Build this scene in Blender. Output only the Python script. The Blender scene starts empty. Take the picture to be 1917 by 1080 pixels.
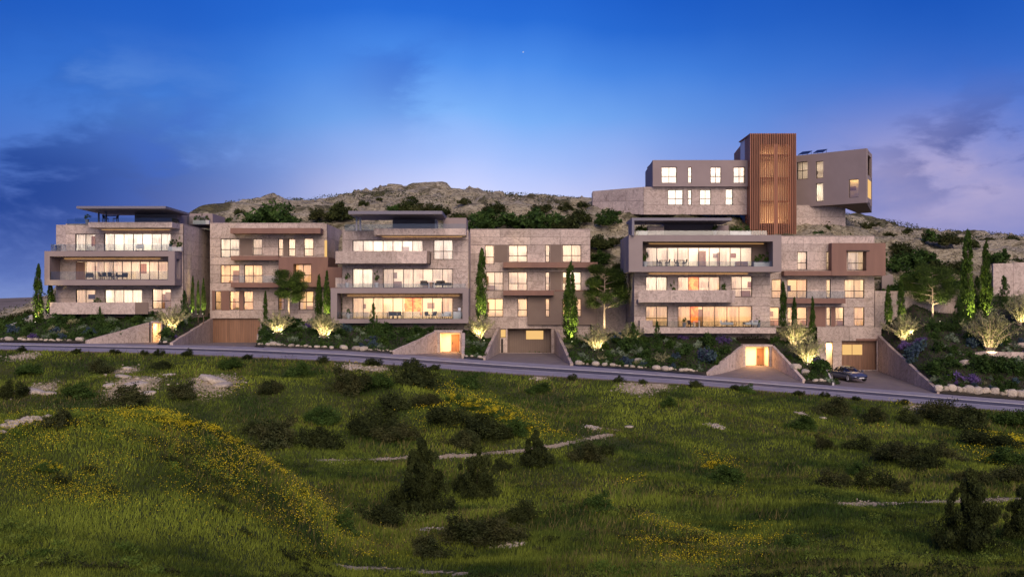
import bpy, math, random
import numpy as np
from mathutils import noise as mnoise, Vector

R = math.radians
S = bpy.context.scene
COL = S.collection
random.seed(7)
rng = np.random.default_rng(7)

# ---------------------------------------------------------------- camera
F, HZ, CX = 2055.0, 575.0, 958.5          # focal length, horizon row and centre column of the photograph
cam_d = bpy.data.cameras.new('camera')
cam = bpy.data.objects.new('camera', cam_d)
COL.objects.link(cam)
cam.location = (0, 0, 0)
cam.rotation_euler = (R(90), 0, 0)
cam_d.sensor_width = 36
cam_d.lens = 36 * F / 1917
cam_d.shift_y = (HZ - 540) / 1917
cam_d.clip_start = 0.5
cam_d.clip_end = 9000
S.camera = cam

# ---------------------------------------------------------------- view
S.render.engine = 'CYCLES'
S.view_settings.view_transform = 'Standard'
S.view_settings.look = 'None'
S.view_settings.exposure = 1.15
S.view_settings.gamma = 1
S.view_settings.use_curve_mapping = False
S.cycles.use_denoising = True
S.cycles.max_bounces = 6
S.cycles.diffuse_bounces = 3
S.cycles.glossy_bounces = 3
S.cycles.transparent_max_bounces = 10
S.cycles.sample_clamp_indirect = 4
S.cycles.caustics_reflective = False
S.cycles.caustics_refractive = False


# ---------------------------------------------------------------- node helpers
class NT:
    def __init__(self, tree):
        self.t = tree
        self.n = tree.nodes
        self.l = tree.links

    def new(self, kind, **kw):
        n = self.n.new(kind)
        for k, v in kw.items():
            setattr(n, k, v)
        return n

    def put(self, sock, v):
        if isinstance(v, bpy.types.NodeSocket):
            self.l.new(v, sock)
        elif isinstance(v, (tuple, list)):
            sock.default_value = tuple(v) if len(v) == len(sock.default_value) else tuple(v) + (1,)
        else:
            sock.default_value = v

    def math(self, op, a, b=0.0, c=None, clamp=False):
        n = self.new('ShaderNodeMath', operation=op, use_clamp=clamp)
        self.put(n.inputs[0], a)
        self.put(n.inputs[1], b)
        if c is not None:
            self.put(n.inputs[2], c)
        return n.outputs[0]

    def mix(self, f, a, b, blend='MIX'):
        n = self.new('ShaderNodeMix', data_type='RGBA', blend_type=blend)
        self.put(n.inputs[0], f)
        self.put(n.inputs[6], a)
        self.put(n.inputs[7], b)
        return n.outputs[2]

    def ramp(self, f, stops):
        n = self.new('ShaderNodeValToRGB')
        self.put(n.inputs[0], f)
        e = n.color_ramp.elements
        while len(e) > len(stops):
            e.remove(e[-1])
        while len(e) < len(stops):
            e.new(1)
        for k, (p, c) in enumerate(stops):
            e[k].position = p
            e[k].color = tuple(c) + (1,) if len(c) == 3 else c
        return n.outputs[0]

    def noise(self, vec, scale, detail=4, rough=.55, dist=0.0, out=0):
        n = self.new('ShaderNodeTexNoise')
        if vec is not None:
            self.l.new(vec, n.inputs['Vector'])
        n.inputs['Scale'].default_value = scale
        n.inputs['Detail'].default_value = detail
        n.inputs['Roughness'].default_value = rough
        n.inputs['Distortion'].default_value = dist
        return n.outputs[out]

    def mapr(self, v, a, b, c=0.0, d=1.0, smooth=False):
        n = self.new('ShaderNodeMapRange')
        if smooth:
            n.interpolation_type = 'SMOOTHSTEP'
        self.put(n.inputs['Value'], v)
        for k, x in zip(('From Min', 'From Max', 'To Min', 'To Max'), (a, b, c, d)):
            n.inputs[k].default_value = x
        return n.outputs[0]


# ---------------------------------------------------------------- sky: blue hour, pale over the hill, clouds to both sides
world = bpy.data.worlds.new('World')
S.world = world
world.use_nodes = True
w = NT(world.node_tree)
w.n.clear()
tc = w.new('ShaderNodeTexCoord')
sep = w.new('ShaderNodeSeparateXYZ')
w.l.new(tc.outputs['Generated'], sep.inputs[0])
hx, hy, hz = sep.outputs
hor = w.math('SQRT', w.math('ADD', w.math('MULTIPLY', hx, hx), w.math('MULTIPLY', hy, hy)))
hor = w.math('MAXIMUM', hor, 0.02)
el = w.math('DIVIDE', hz, hor)             # tangent of elevation
az = w.math('DIVIDE', hx, hor)             # sine of azimuth
el_w = w.math('ADD', el, w.math('MULTIPLY', w.math('SUBTRACT', w.noise(tc.outputs['Generated'], 3.2, 4, .5), .5), .10))
e01 = w.mapr(el_w, 0.0, 1.2)
centre = w.ramp(e01, [(0, (.56, .60, .84)), (.085, (.58, .62, .92)), (.108, (.38, .51, .90)), (.142, (.19, .41, .86)),
                      (.178, (.07, .25, .76)), (.21, (.022, .145, .63)), (.24, (.013, .112, .57)), (.5, (.009, .07, .42)), (1, (.006, .05, .30))])
edge = w.ramp(e01, [(0, (.22, .30, .58)), (.03, (.10, .18, .52)), (.075, (.045, .12, .46)), (.12, (.05, .155, .56)),
                    (.165, (.030, .14, .56)), (.235, (.009, .080, .44)), (.5, (.008, .06, .38)), (1, (.006, .05, .30))])
azn = w.math('ADD', az, w.math('MULTIPLY', w.math('SUBTRACT', w.noise(tc.outputs['Generated'], 2.2, 3, .5), .5), .22))
d = w.math('DIVIDE', w.math('ADD', azn, .065), .235)
cmask = w.math('EXPONENT', w.math('MULTIPLY', w.math('MULTIPLY', d, d), -1.0))
sky = w.mix(cmask, edge, centre)
mp = w.new('ShaderNodeMapping')
mp.inputs['Scale'].default_value = (1, 1, 2.6)
w.l.new(tc.outputs['Generated'], mp.inputs[0])


def blob(a0, e0, sa, se):
    da = w.math('DIVIDE', w.math('SUBTRACT', az, a0), sa)
    de = w.math('DIVIDE', w.math('SUBTRACT', el, e0), se)
    s = w.math('ADD', w.math('MULTIPLY', da, da), w.math('MULTIPLY', de, de))
    return w.math('EXPONENT', w.math('MULTIPLY', s, -1.0))


n1 = w.noise(mp.outputs[0], 5.5, 6, .58, .25)
n2 = w.noise(mp.outputs[0], 9, 6, .55, .1)
pink = w.math('MULTIPLY', blob(.36, .10, .13, .06), w.mapr(n1, .30, .55, .55, 1))
sky = w.mix(w.math('MULTIPLY', pink, .85), sky, (.46, .39, .58))
dc = w.math('MULTIPLY', blob(.42, .13, .10, .042), w.mapr(n2, .44, .55, 0, 1, True))
sky = w.mix(w.math('MULTIPLY', dc, .9), sky, (.055, .085, .30))
dl = w.math('MULTIPLY', blob(-.42, .10, .20, .08), w.mapr(n1, .36, .52, .15, 1, True), clamp=True)
sky = w.mix(w.math('MULTIPLY', dl, .9), sky, (.010, .045, .25))
dl2 = w.math('MULTIPLY', blob(-.30, .135, .04, .06), w.mapr(n2, .42, .6, 0, 1, True))
sky = w.mix(w.math('MULTIPLY', dl2, .6), sky, (.05, .13, .52))
dt = w.math('MULTIPLY', blob(-.10, .21, .05, .045), w.mapr(n1, .42, .6, 0, 1, True))
sky = w.mix(w.math('MULTIPLY', dt, .45), sky, (.025, .09, .48))
wl = w.math('MULTIPLY', blob(-.38, .19, .14, .03), w.mapr(n1, .45, .65, 0, 1, True))
sky = w.mix(w.math('MULTIPLY', wl, .5), sky, (.13, .28, .68))
# the one star
sn = w.new('ShaderNodeVectorMath', operation='DOT_PRODUCT')
sd = Vector(((979.5 - CX) / F, 1, (HZ - 98) / F)).normalized()
w.l.new(tc.outputs['Generated'], sn.inputs[0])
sn.inputs[1].default_value = sd
star = w.math('GREATER_THAN', sn.outputs['Value'], math.cos(.00065))
sky = w.mix(star, sky, (.38, .45, .68))
bg = w.new('ShaderNodeBackground')
w.l.new(sky, bg.inputs[0])
bg.inputs[1].default_value = 0.5
wo = w.new('ShaderNodeOutputWorld')
w.l.new(bg.outputs[0], wo.inputs[0])

# warm afterglow from the west, behind the camera
sun_d = bpy.data.lights.new('afterglow', 'SUN')
sun_d.energy = 1.5
sun_d.angle = R(50)
sun_d.color = (1, .79, .62)
sun = bpy.data.objects.new('afterglow', sun_d)
sun.rotation_euler = (R(62), 0, R(10))
COL.objects.link(sun)


# ---------------------------------------------------------------- materials
def new_mat(name):
    m = bpy.data.materials.new(name)
    m.use_nodes = True
    t = NT(m.node_tree)
    t.n.clear()
    out = t.new('ShaderNodeOutputMaterial')
    return m, t, out


def pbr(t, out, col, rough=.8, metal=0.0, bump=None, bstr=.3, bdist=.02, spec=.5, emis=None, estr=0):
    b = t.new('ShaderNodeBsdfPrincipled')
    t.put(b.inputs['Base Color'], col)
    t.put(b.inputs['Roughness'], rough)
    b.inputs['Metallic'].default_value = metal
    b.inputs['Specular IOR Level'].default_value = spec
    if emis is not None:
        t.put(b.inputs['Emission Color'], emis)
        t.put(b.inputs['Emission Strength'], estr)
    if bump is not None:
        n = t.new('ShaderNodeBump')
        n.inputs['Strength'].default_value = bstr
        n.inputs['Distance'].default_value = bdist
        t.l.new(bump, n.inputs['Height'])
        t.l.new(n.outputs[0], b.inputs['Normal'])
    t.l.new(b.outputs[0], out.inputs[0])
    return b


def simple(name, c1, c2=None, scale=1.0, rough=.8, metal=0.0, rnd=0.0, bstr=.25, detail=5, spec=.5, stretch=None):
    m, t, out = new_mat(name)
    g = t.new('ShaderNodeNewGeometry').outputs['Position']
    if stretch:
        mpn = t.new('ShaderNodeMapping')
        mpn.inputs['Scale'].default_value = stretch
        t.l.new(g, mpn.inputs[0])
        g = mpn.outputs[0]
    c2 = c2 or tuple(x * .82 for x in c1)
    nz = t.noise(g, scale, detail)
    col = t.mix(t.mapr(nz, .3, .7), c1, c2)
    if rnd:
        oi = t.new('ShaderNodeObjectInfo')
        v = t.mapr(oi.outputs['Random'], 0, 1, 1 - rnd, 1 + rnd)
        col = t.mix(1.0, col, t_rgb(t, v), 'MULTIPLY')
    pbr(t, out, col, rough, metal, nz, bstr, spec=spec)
    return m


def t_rgb(t, v):
    c = t.new('ShaderNodeCombineColor')
    for k in range(3):
        t.l.new(v, c.inputs[k])
    return c.outputs[0]


def stone_mat(name, a, b, c, scale=.38, rnd=.15, rough=.75):
    m, t, out = new_mat(name)
    g = t.new('ShaderNodeNewGeometry').outputs['Position']
    oi = t.new('ShaderNodeObjectInfo')
    off = t.new('ShaderNodeVectorMath', operation='MULTIPLY_ADD')
    t.l.new(t_rgb(t, oi.outputs['Random']), off.inputs[0])
    off.inputs[1].default_value = (3, 3, 3)
    t.l.new(g, off.inputs[2])
    p = off.outputs[0]
    n1_ = t.noise(p, scale, 8, .62, 2.6)
    n2_ = t.noise(p, scale * 5, 6, .6, .6)
    n3_ = t.noise(g, .12, 3)
    col = t.ramp(n1_, [(.28, c), (.42, a), (.50, b), (.56, a), (.72, b)])
    col = t.mix(t.mapr(n2_, .35, .75, 0, .18), col, c)
    vein = t.math('ABSOLUTE', t.math('SUBTRACT', t.noise(p, scale * 1.3, 6, .6, 3.2), .5))
    col = t.mix(t.mapr(vein, 0, .022, .7, 0), col, tuple(x * .45 for x in c))
    ms = t.new('ShaderNodeMapping')
    ms.inputs['Scale'].default_value = (2.2, 2.2, .16)
    t.l.new(g, ms.inputs[0])
    streak = t.mapr(t.noise(ms.outputs[0], 1.0, 5, .6), .45, .72, 1.02, .88)
    v = t.math('MULTIPLY', t.math('MULTIPLY', t.mapr(oi.outputs['Random'], 0, 1, 1 - rnd, 1 + rnd), t.mapr(n3_, .3, .7, .88, 1.08)), streak)
    col = t.mix(1.0, col, t_rgb(t, v), 'MULTIPLY')
    pbr(t, out, col, rough, 0, n2_, .25, .02)
    return m


def leaf_mat(name, c1, c2, scale=.7, trans=.25, lo=.45, hi=1.5, rnd=.15):
    m, t, out = new_mat(name)
    g = t.new('ShaderNodeNewGeometry').outputs['Position']
    at = t.new('ShaderNodeAttribute', attribute_name='tint')
    oi = t.new('ShaderNodeObjectInfo')
    nz = t.noise(g, scale, 6, .62)
    col = t.mix(t.mapr(nz, .40, .60), c1, c2)
    v = t.math('MULTIPLY', t.mapr(at.outputs['Fac'], 0, 1, lo, hi), t.mapr(oi.outputs['Random'], 0, 1, 1 - rnd, 1 + rnd))
    col = t.mix(1.0, col, t_rgb(t, v), 'MULTIPLY')
    df = t.new('ShaderNodeBsdfDiffuse')
    tr = t.new('ShaderNodeBsdfTranslucent')
    t.l.new(col, df.inputs[0])
    t.l.new(col, tr.inputs[0])
    mx = t.new('ShaderNodeMixShader')
    mx.inputs[0].default_value = trans
    t.l.new(df.outputs[0], mx.inputs[1])
    t.l.new(tr.outputs[0], mx.inputs[2])
    t.l.new(mx.outputs[0], out.inputs[0])
    return m


def emit_mat(name, col, strength):
    m, t, out = new_mat(name)
    e = t.new('ShaderNodeEmission')
    t.put(e.inputs[0], col)
    e.inputs[1].default_value = strength
    t.l.new(e.outputs[0], out.inputs[0])
    return m


def glass_mat(name, tint, refl=.12, fac=None, hi=.9):
    m, t, out = new_mat(name)
    lw = t.new('ShaderNodeLayerWeight')
    lw.inputs['Blend'].default_value = .35
    tr = t.new('ShaderNodeBsdfTransparent')
    t.put(tr.inputs[0], tint)
    gl = t.new('ShaderNodeBsdfGlossy')
    gl.inputs['Roughness'].default_value = .03
    mx = t.new('ShaderNodeMixShader')
    t.put(mx.inputs[0], t.mapr(lw.outputs['Fresnel'], 0, 1, refl, hi) if fac is None else fac)
    t.l.new(tr.outputs[0], mx.inputs[1])
    t.l.new(gl.outputs[0], mx.inputs[2])
    t.l.new(mx.outputs[0], out.inputs[0])
    return m


M = {}
M['stone'] = stone_mat('limestone_cladding', (.50, .395, .33), (.60, .49, .41), (.32, .25, .205))
M['stone_grey'] = stone_mat('weathered_limestone', (.42, .335, .29), (.50, .41, .355), (.26, .205, .18))
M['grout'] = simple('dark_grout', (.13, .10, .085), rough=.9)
M['taupe'] = simple('taupe_render', (.30, .245, .225), (.26, .21, .195), .5, .85, bstr=.1)
M['mauve'] = simple('mauve_render', (.30, .238, .22), (.26, .205, .19), .4, .85, bstr=.1)
M['bronze'] = simple('bronze_render', (.235, .125, .088), (.19, .10, .072), .6, .7, bstr=.1, stretch=(2, 2, .3))
M['brown'] = simple('brown_render', (.21, .155, .12), (.18, .13, .10), .6, .8, bstr=.1)
M['wood'] = simple('cedar_boards', (.27, .14, .078), (.19, .095, .05), 1.6, .55, rnd=.14, stretch=(3, 3, .25))
M['slat'] = simple('cedar_slats', (.33, .125, .06), (.24, .088, .042), 1.2, .6, rnd=.18, stretch=(3, 3, .2))
M['frame'] = simple('dark_bronze_metal', (.030, .022, .018), rough=.5, metal=.3)
M['canopy'] = simple('blue_grey_metal_roof', (.17, .155, .185), (.15, .14, .17), 1, .5, bstr=.05)
M['white'] = simple('white_plaster', (.62, .59, .58), (.52, .50, .49), 1, .8)
M['interior'] = simple('interior_plaster', (.80, .76, .69), (.75, .71, .64), .6, .9, bstr=.02)
M['floor'] = simple('oak_floor', (.42, .29, .18), (.34, .23, .14), 1.4, .5, bstr=.02)
M['pane'] = glass_mat('window_glass', (.93, .94, .93), .10)
M['glass'] = glass_mat('balustrade_glass', (.86, .90, .90), .03, hi=.5)
M['solar'] = simple('solar_panel', (.02, .022, .035), rough=.35, spec=.4)
M['asphalt'] = simple('asphalt', (.10, .095, .12), (.055, .052, .07), .9, .75, bstr=.3, stretch=(.35, 1.6, 1))
M['pavement'] = simple('concrete_pavement', (.30, .28, .31), (.22, .20, .23), .7, .85)
M['drive'] = simple('driveway_paving', (.20, .165, .16), (.15, .125, .125), .9, .8)
M['kerb'] = simple('kerb_stone', (.42, .40, .42), (.33, .31, .33), 1.5, .8)
M['soil'] = simple('garden_soil', (.045, .035, .022), (.022, .02, .012), 1.4, .95, bstr=.8)
M['rockpale'] = stone_mat('pale_boulder', (.47, .40, .30), (.60, .52, .40), (.24, .20, .15), 1.4, .2, .9)
M['bark'] = simple('pine_bark', (.22, .15, .11), (.13, .09, .065), 6, .9, bstr=.7)
M['barkpale'] = simple('pale_bark', (.42, .33, .25), (.25, .18, .13), 6, .9, bstr=.7)
M['pot'] = simple('grey_clay_pot', (.22, .24, .27), rough=.7)
M['potwhite'] = simple('white_planter', (.55, .54, .52), rough=.7)
M['seatwhite'] = simple('white_outdoor_fabric', (.70, .68, .66), rough=.9)
M['seatdark'] = simple('dark_outdoor_weave', (.05, .045, .04), rough=.8)
M['tabletop'] = simple('teak_table', (.20, .12, .07), rough=.6)
M['fix'] = simple('black_fixture_metal', (.03, .03, .03), rough=.5, metal=.5)
M['warm'] = emit_mat('warm_soffit_light', (1, .55, .20), .55)
M['amber'] = emit_mat('amber_lit_glazing', (1, .60, .22), .42)
M['lens'] = emit_mat('spot_lens', (1, .86, .6), 4)
M['grass'] = leaf_mat('meadow_grass', (.215, .265, .036), (.044, .076, .017), .15, .30, .38, 1.8, 0)
M['weed'] = leaf_mat('leafy_weed', (.24, .30, .05), (.10, .17, .03), .5, .3, .5, 1.5)
M['straw'] = leaf_mat('dry_straw', (.21, .18, .065), (.13, .12, .04), .4, .2, .5, 1.4, 0)
M['flower'] = leaf_mat('yellow_blossom', (.80, .62, .03), (.60, .52, .03), 1.2, .2, .6, 1.4, 0)
M['cypress'] = leaf_mat('cypress_leaf', (.085, .140, .028), (.045, .085, .020), 2, .3)
M['pine'] = leaf_mat('pine_needle', (.085, .130, .028), (.045, .075, .022), 1.5, .25)
M['darkleaf'] = leaf_mat('dark_green_leaf', (.065, .115, .028), (.034, .066, .020), 1.0, .2)
M['scrub'] = leaf_mat('maquis_scrub_leaf', (.056, .070, .022), (.032, .042, .016), .6, .15)
M['brownscrub'] = leaf_mat('brown_scrub_leaf', (.075, .078, .030), (.042, .054, .020), .8, .15)
M['greenscrub'] = leaf_mat('green_scrub_leaf', (.075, .125, .028), (.040, .075, .018), .8, .2)
M['sage'] = leaf_mat('sage_grey_leaf', (.27, .33, .21), (.15, .20, .12), 1.2, .2)
M['blueleaf'] = leaf_mat('blue_green_leaf', (.08, .13, .13), (.055, .08, .12), 1.0, .2)
M['purple'] = leaf_mat('purple_blossom', (.20, .13, .32), (.10, .07, .18), 1.6, .2)
M['silver'] = leaf_mat('silver_olive_leaf', (.40, .38, .20), (.24, .25, .12), 1.5, .3)


def rock_hill_mat():
    m, t, out = new_mat('rocky_hill_ground')
    g = t.new('ShaderNodeNewGeometry')
    p = g.outputs['Position']
    mpn = t.new('ShaderNodeMapping')
    mpn.inputs['Scale'].default_value = (.7, .7, 2.2)
    t.l.new(p, mpn.inputs[0])
    q = mpn.outputs[0]
    a = t.noise(q, .35, 8, .65, .8)
    b = t.noise(p, .11, 6, .6, .4)
    c = t.noise(q, 2.2, 6, .7)
    col = t.ramp(a, [(.28, (.09, .075, .04)), (.36, (.30, .26, .16)), (.43, (.58, .51, .35)), (.54, (.47, .41, .27)), (.60, (.62, .55, .39)), (.74, (.20, .17, .09))])
    veg = t.mapr(b, .53, .60, 0, 1, True)
    col = t.mix(t.math('MULTIPLY', veg, .85), col, t.mix(t.mapr(c, .4, .6), (.050, .055, .022), (.13, .125, .05)))
    crack = t.mapr(t.math('ABSOLUTE', t.math('SUBTRACT', t.noise(q, .8, 6, .6, 1.5), .5)), 0, .04, .85, 0)
    col = t.mix(crack, col, (.06, .045, .028))
    hgt = t.math('ADD', a, t.math('MULTIPLY', c, .5))
    pbr(t, out, col, .95, 0, hgt, 1.0, 1.1, .2)
    return m


def meadow_mat():
    m, t, out = new_mat('meadow_ground')
    p = t.new('ShaderNodeNewGeometry').outputs['Position']
    a = t.noise(p, .09, 5, .6, .5)
    b = t.noise(p, .5, 6, .65)
    c = t.noise(p, 4, 5, .7)
    col = t.mix(t.mapr(b, .35, .65), (.070, .085, .020), (.035, .048, .014))
    col = t.mix(t.mapr(a, .52, .66, 0, .55), col, (.085, .075, .035))
    at = t.new('ShaderNodeAttribute', attribute_name='bare')
    bare = t.mapr(t.math('ADD', at.outputs['Fac'], t.mapr(c, .25, .75, -.45, .35)), .48, .6, 0, 1, True)
    col = t.mix(bare, col, t.mix(c, (.50, .41, .27), (.32, .25, .15)))
    pbr(t, out, col, 1, 0, c, .8, .1, .1)
    return m


def land_mat():
    m, t, out = new_mat('distant_land_ground')
    p = t.new('ShaderNodeNewGeometry').outputs['Position']
    col = t.ramp(t.noise(p, .02, 8, .7), [(.3, (.07, .08, .05)), (.45, (.20, .16, .12)), (.6, (.26, .22, .18)), (.7, (.09, .09, .06))])
    pbr(t, out, col, 1, 0, None, spec=.1)
    return m


M['hill'] = rock_hill_mat()
M['meadow'] = meadow_mat()
M['land'] = land_mat()


def art_mat():
    m, t, out = new_mat('orange_wall_art')
    p = t.new('ShaderNodeNewGeometry').outputs['Position']
    col = t.ramp(t.noise(p, 1.3, 5, .6, 1.2), [(.3, (.42, .07, .015)), (.5, (.85, .24, .04)), (.62, (.95, .5, .14)), (.75, (.5, .1, .02))])
    pbr(t, out, col, .7)
    return m


def sheer_mat():
    m, t, out = new_mat('sheer_curtain_cloth')
    df = t.new('ShaderNodeBsdfDiffuse')
    t.put(df.inputs[0], (.86, .80, .74))
    tl = t.new('ShaderNodeBsdfTranslucent')
    t.put(tl.inputs[0], (.90, .84, .78))
    tp = t.new('ShaderNodeBsdfTransparent')
    m1 = t.new('ShaderNodeMixShader')
    m1.inputs[0].default_value = .65
    t.l.new(df.outputs[0], m1.inputs[1])
    t.l.new(tl.outputs[0], m1.inputs[2])
    m2 = t.new('ShaderNodeMixShader')
    m2.inputs[0].default_value = .30
    t.l.new(m1.outputs[0], m2.inputs[1])
    t.l.new(tp.outputs[0], m2.inputs[2])
    t.l.new(m2.outputs[0], out.inputs[0])
    return m


def car_paint():
    m, t, out = new_mat('blue_grey_car_paint')
    b = pbr(t, out, (.11, .12, .18), .25, .5)
    b.inputs['Coat Weight'].default_value = .6
    b.inputs['Coat Roughness'].default_value = .08
    return m


M['art'] = art_mat()
M['sheer'] = sheer_mat()
M['paint'] = car_paint()
M['chrome'] = simple('silver_alloy', (.6, .6, .62), rough=.25, metal=.9)
M['tyre'] = simple('black_rubber', (.02, .02, .02), rough=.85)
M['carglass'] = simple('dark_car_glass', (.012, .013, .02), rough=.08, spec=.8)
M['headlamp'] = simple('headlamp_glass', (.55, .56, .62), rough=.15, spec=.9)


# ---------------------------------------------------------------- mesh helpers
def mesh_np(name, V, Fc, mat=None, tint=None, smooth=False):
    V = np.asarray(V, dtype=np.float32)
    Fc = np.asarray(Fc, dtype=np.int32)
    k = Fc.shape[1]
    me = bpy.data.meshes.new(name)
    me.vertices.add(len(V))
    me.vertices.foreach_set('co', V.ravel())
    me.loops.add(Fc.size)
    me.loops.foreach_set('vertex_index', Fc.ravel())
    me.polygons.add(len(Fc))
    me.polygons.foreach_set('loop_start', np.arange(len(Fc), dtype=np.int32) * k)
    me.polygons.foreach_set('loop_total', np.full(len(Fc), k, dtype=np.int32))
    if smooth:
        me.polygons.foreach_set('use_smooth', np.ones(len(Fc), dtype=bool))
    me.update(calc_edges=True)
    if tint is not None:
        a = me.attributes.new('tint', 'FLOAT', 'POINT')
        a.data.foreach_set('value', np.asarray(tint, dtype=np.float32))
    if mat is not None:
        me.materials.append(mat)
    return me


class MB:
    """collects boxes and prisms into one mesh"""
    def __init__(self):
        self.v = []
        self.f = []

    def box(self, x0, x1, y0, y1, z0, z1):
        if x0 > x1: x0, x1 = x1, x0
        if y0 > y1: y0, y1 = y1, y0
        if z0 > z1: z0, z1 = z1, z0
        n = len(self.v)
        self.v += [(x0, y0, z0), (x1, y0, z0), (x1, y1, z0), (x0, y1, z0), (x0, y0, z1), (x1, y0, z1), (x1, y1, z1), (x0, y1, z1)]
        for q in ((0, 3, 2, 1), (4, 5, 6, 7), (0, 1, 5, 4), (1, 2, 6, 5), (2, 3, 7, 6), (3, 0, 4, 7)):
            self.f.append(tuple(n + i for i in q))
        return self

    def hexa(self, p):
        n = len(self.v)
        self.v += [tuple(q) for q in p]
        for q in ((0, 3, 2, 1), (4, 5, 6, 7), (0, 1, 5, 4), (1, 2, 6, 5), (2, 3, 7, 6), (3, 0, 4, 7)):
            self.f.append(tuple(n + i for i in q))
        return self

    def tube(self, pts, rad, seg=8, cap=True):
        n = len(self.v)
        pts = [Vector(p) for p in pts]
        for i, p in enumerate(pts):
            d_ = (pts[min(i + 1, len(pts) - 1)] - pts[max(i - 1, 0)]).normalized()
            a = d_.orthogonal().normalized()
            b = d_.cross(a)
            for k in range(seg):
                t_ = 2 * math.pi * k / seg
                self.v.append(tuple(p + (a * math.cos(t_) + b * math.sin(t_)) * rad[i]))
        for i in range(len(pts) - 1):
            for k in range(seg):
                k2 = (k + 1) % seg
                self.f.append((n + i * seg + k, n + i * seg + k2, n + (i + 1) * seg + k2, n + (i + 1) * seg + k))
        if cap:
            self.f.append(tuple(n + k for k in range(seg))[::-1])
            self.f.append(tuple(n + (len(pts) - 1) * seg + k for k in range(seg)))
        return self

    def lathe(self, prof, seg=14, c=(0, 0, 0)):
        n = len(self.v)
        for r_, z in prof:
            for k in range(seg):
                t_ = 2 * math.pi * k / seg
                self.v.append((c[0] + r_ * math.cos(t_), c[1] + r_ * math.sin(t_), c[2] + z))
        for i in range(len(prof) - 1):
            for k in range(seg):
                k2 = (k + 1) % seg
                self.f.append((n + i * seg + k, n + i * seg + k2, n + (i + 1) * seg + k2, n + (i + 1) * seg + k))
        self.f.append(tuple(n + k for k in range(seg))[::-1])
        self.f.append(tuple(n + (len(prof) - 1) * seg + k for k in range(seg)))
        return self

    def mesh(self, name, mat, smooth=False):
        me = bpy.data.meshes.new(name)
        me.from_pydata(self.v, [], self.f)
        if smooth:
            me.polygons.foreach_set('use_smooth', [True] * len(me.polygons))
        me.update()
        if mat is not None:
            me.materials.append(M[mat] if isinstance(mat, str) else mat)
        return me

    def build(self, name, mat, parent=None, smooth=False):
        return link(name, self.mesh(name, mat, smooth), parent)


def link(name, me, parent=None, loc=None):
    o = bpy.data.objects.new(name, me)
    COL.objects.link(o)
    if parent is not None:
        o.parent = parent
    if loc is not None:
        o.location = loc
    return o


def tag(o, label=None, cat=None, group=None, kind=None):
    if label: o['label'] = label
    if cat: o['category'] = cat
    if group: o['group'] = group
    if kind: o['kind'] = kind
    return o


def empty(name, loc, rz=0.0, label=None, cat=None, group=None):
    o = bpy.data.objects.new(name, None)
    o.empty_display_size = .3
    COL.objects.link(o)
    o.location = loc
    o.rotation_euler = (0, 0, rz)
    return tag(o, label, cat, group)


def at(px, row, Y):
    return Vector(((px - CX) / F * Y, Y, (HZ - row) / F * Y))


def Xat(px, Y):
    return (px - CX) / F * Y


def Zat(row, Y):
    return (HZ - row) / F * Y


# ---------------------------------------------------------------- the lie of the land
ip = np.interp
FARX, FARZ = zip(*[(Xat(p, 120), Zat(r, 120)) for p, r in
                   ((-500, 634), (0, 641), (320, 646), (480, 650), (640, 657), (960, 678), (1120, 688), (1280, 700), (1600, 725), (1917, 750), (2500, 796))])
NEARX, NEARZ = zip(*[(Xat(p, 110), Zat(r, 110)) for p, r in
                     ((-500, 640), (0, 656), (320, 664), (640, 678), (960, 702), (1280, 721), (1600, 747), (1917, 774), (2500, 820))])
BX, BZ = zip(*[(Xat(p, 131), Zat(r, 131)) for p, r in
               ((-500, 640), (-100, 615), (20, 606), (90, 600), (300, 598), (345, 600), (490, 603), (620, 612), (877, 622), (908, 640), (1068, 642),
                (1187, 636), (1440, 634), (1500, 655), (1545, 668), (1660, 640), (1757, 640), (1917, 655), (2500, 690))])
CXX, CZ = zip(*[(Xat(p, 150), Zat(r, 150)) for p, r in
                ((-500, 760), (-200, 690), (0, 640), (60, 622), (200, 590), (345, 480), (420, 452), (620, 452), (880, 452), (1105, 462), (1200, 470),
                 (1560, 470), (1650, 505), (1700, 540), (1860, 548), (2100, 548), (2500, 560))])
RX, RZ = zip(*[(Xat(p, 205), Zat(r, 205)) for p, r in
               ((-600, 760), (-300, 640), (0, 592), (60, 582), (150, 572), (300, 490), (400, 401), (430, 392), (500, 379), (560, 378), (620, 382), (655, 374), (700, 364),
                (760, 357), (830, 359), (900, 364), (1000, 370), (1100, 379), (1200, 387), (1400, 394), (1550, 400), (1600, 409),
                (1640, 419), (1700, 430), (1780, 437), (1917, 446), (2200, 460), (2700, 520))])

PY_ = (0, 12, 20, 30, 45, 59, 75, 90, 100, 110)
PZ_ = (-1.7, -3.3, -5.2, -7.3, -9.7, -11.1, -10.9, -9.5, -8.3, -6.8)


def sstep(a, b, x):
    t_ = np.clip((x - a) / (b - a), 0, 1)
    return t_ * t_ * (3 - 2 * t_)


# plan outline of the five paved cuts: (left X at road, right X at road, left X at the back, right X at the back, back Y, back row)
DRV = [
    (Xat(155, 120), Xat(292, 120), Xat(283, 126), Xat(302, 126), 126, 641),
    (Xat(322, 120), Xat(474, 120), Xat(397, 140), Xat(487, 140), 141, 641),
    (Xat(735, 120), Xat(864, 120), Xat(820, 128), Xat(865, 128), 128, 660),
    (Xat(908, 120), Xat(1068, 120), Xat(937, 140), Xat(1037, 140), 141, 660),
    (Xat(1325, 120), Xat(1505, 120), Xat(1393, 129), Xat(1444, 129), 129, 686),
    (Xat(1562, 120), Xat(1757, 120), Xat(1545, 140), Xat(1643, 140), 141, 692),
]
# rows of the tops of the side walls where they meet the buildings (left, right)
WTOP = [(603, 603), (593, 602), (620, 622), (609, 613), (646, 646), (672, 624)]


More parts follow.
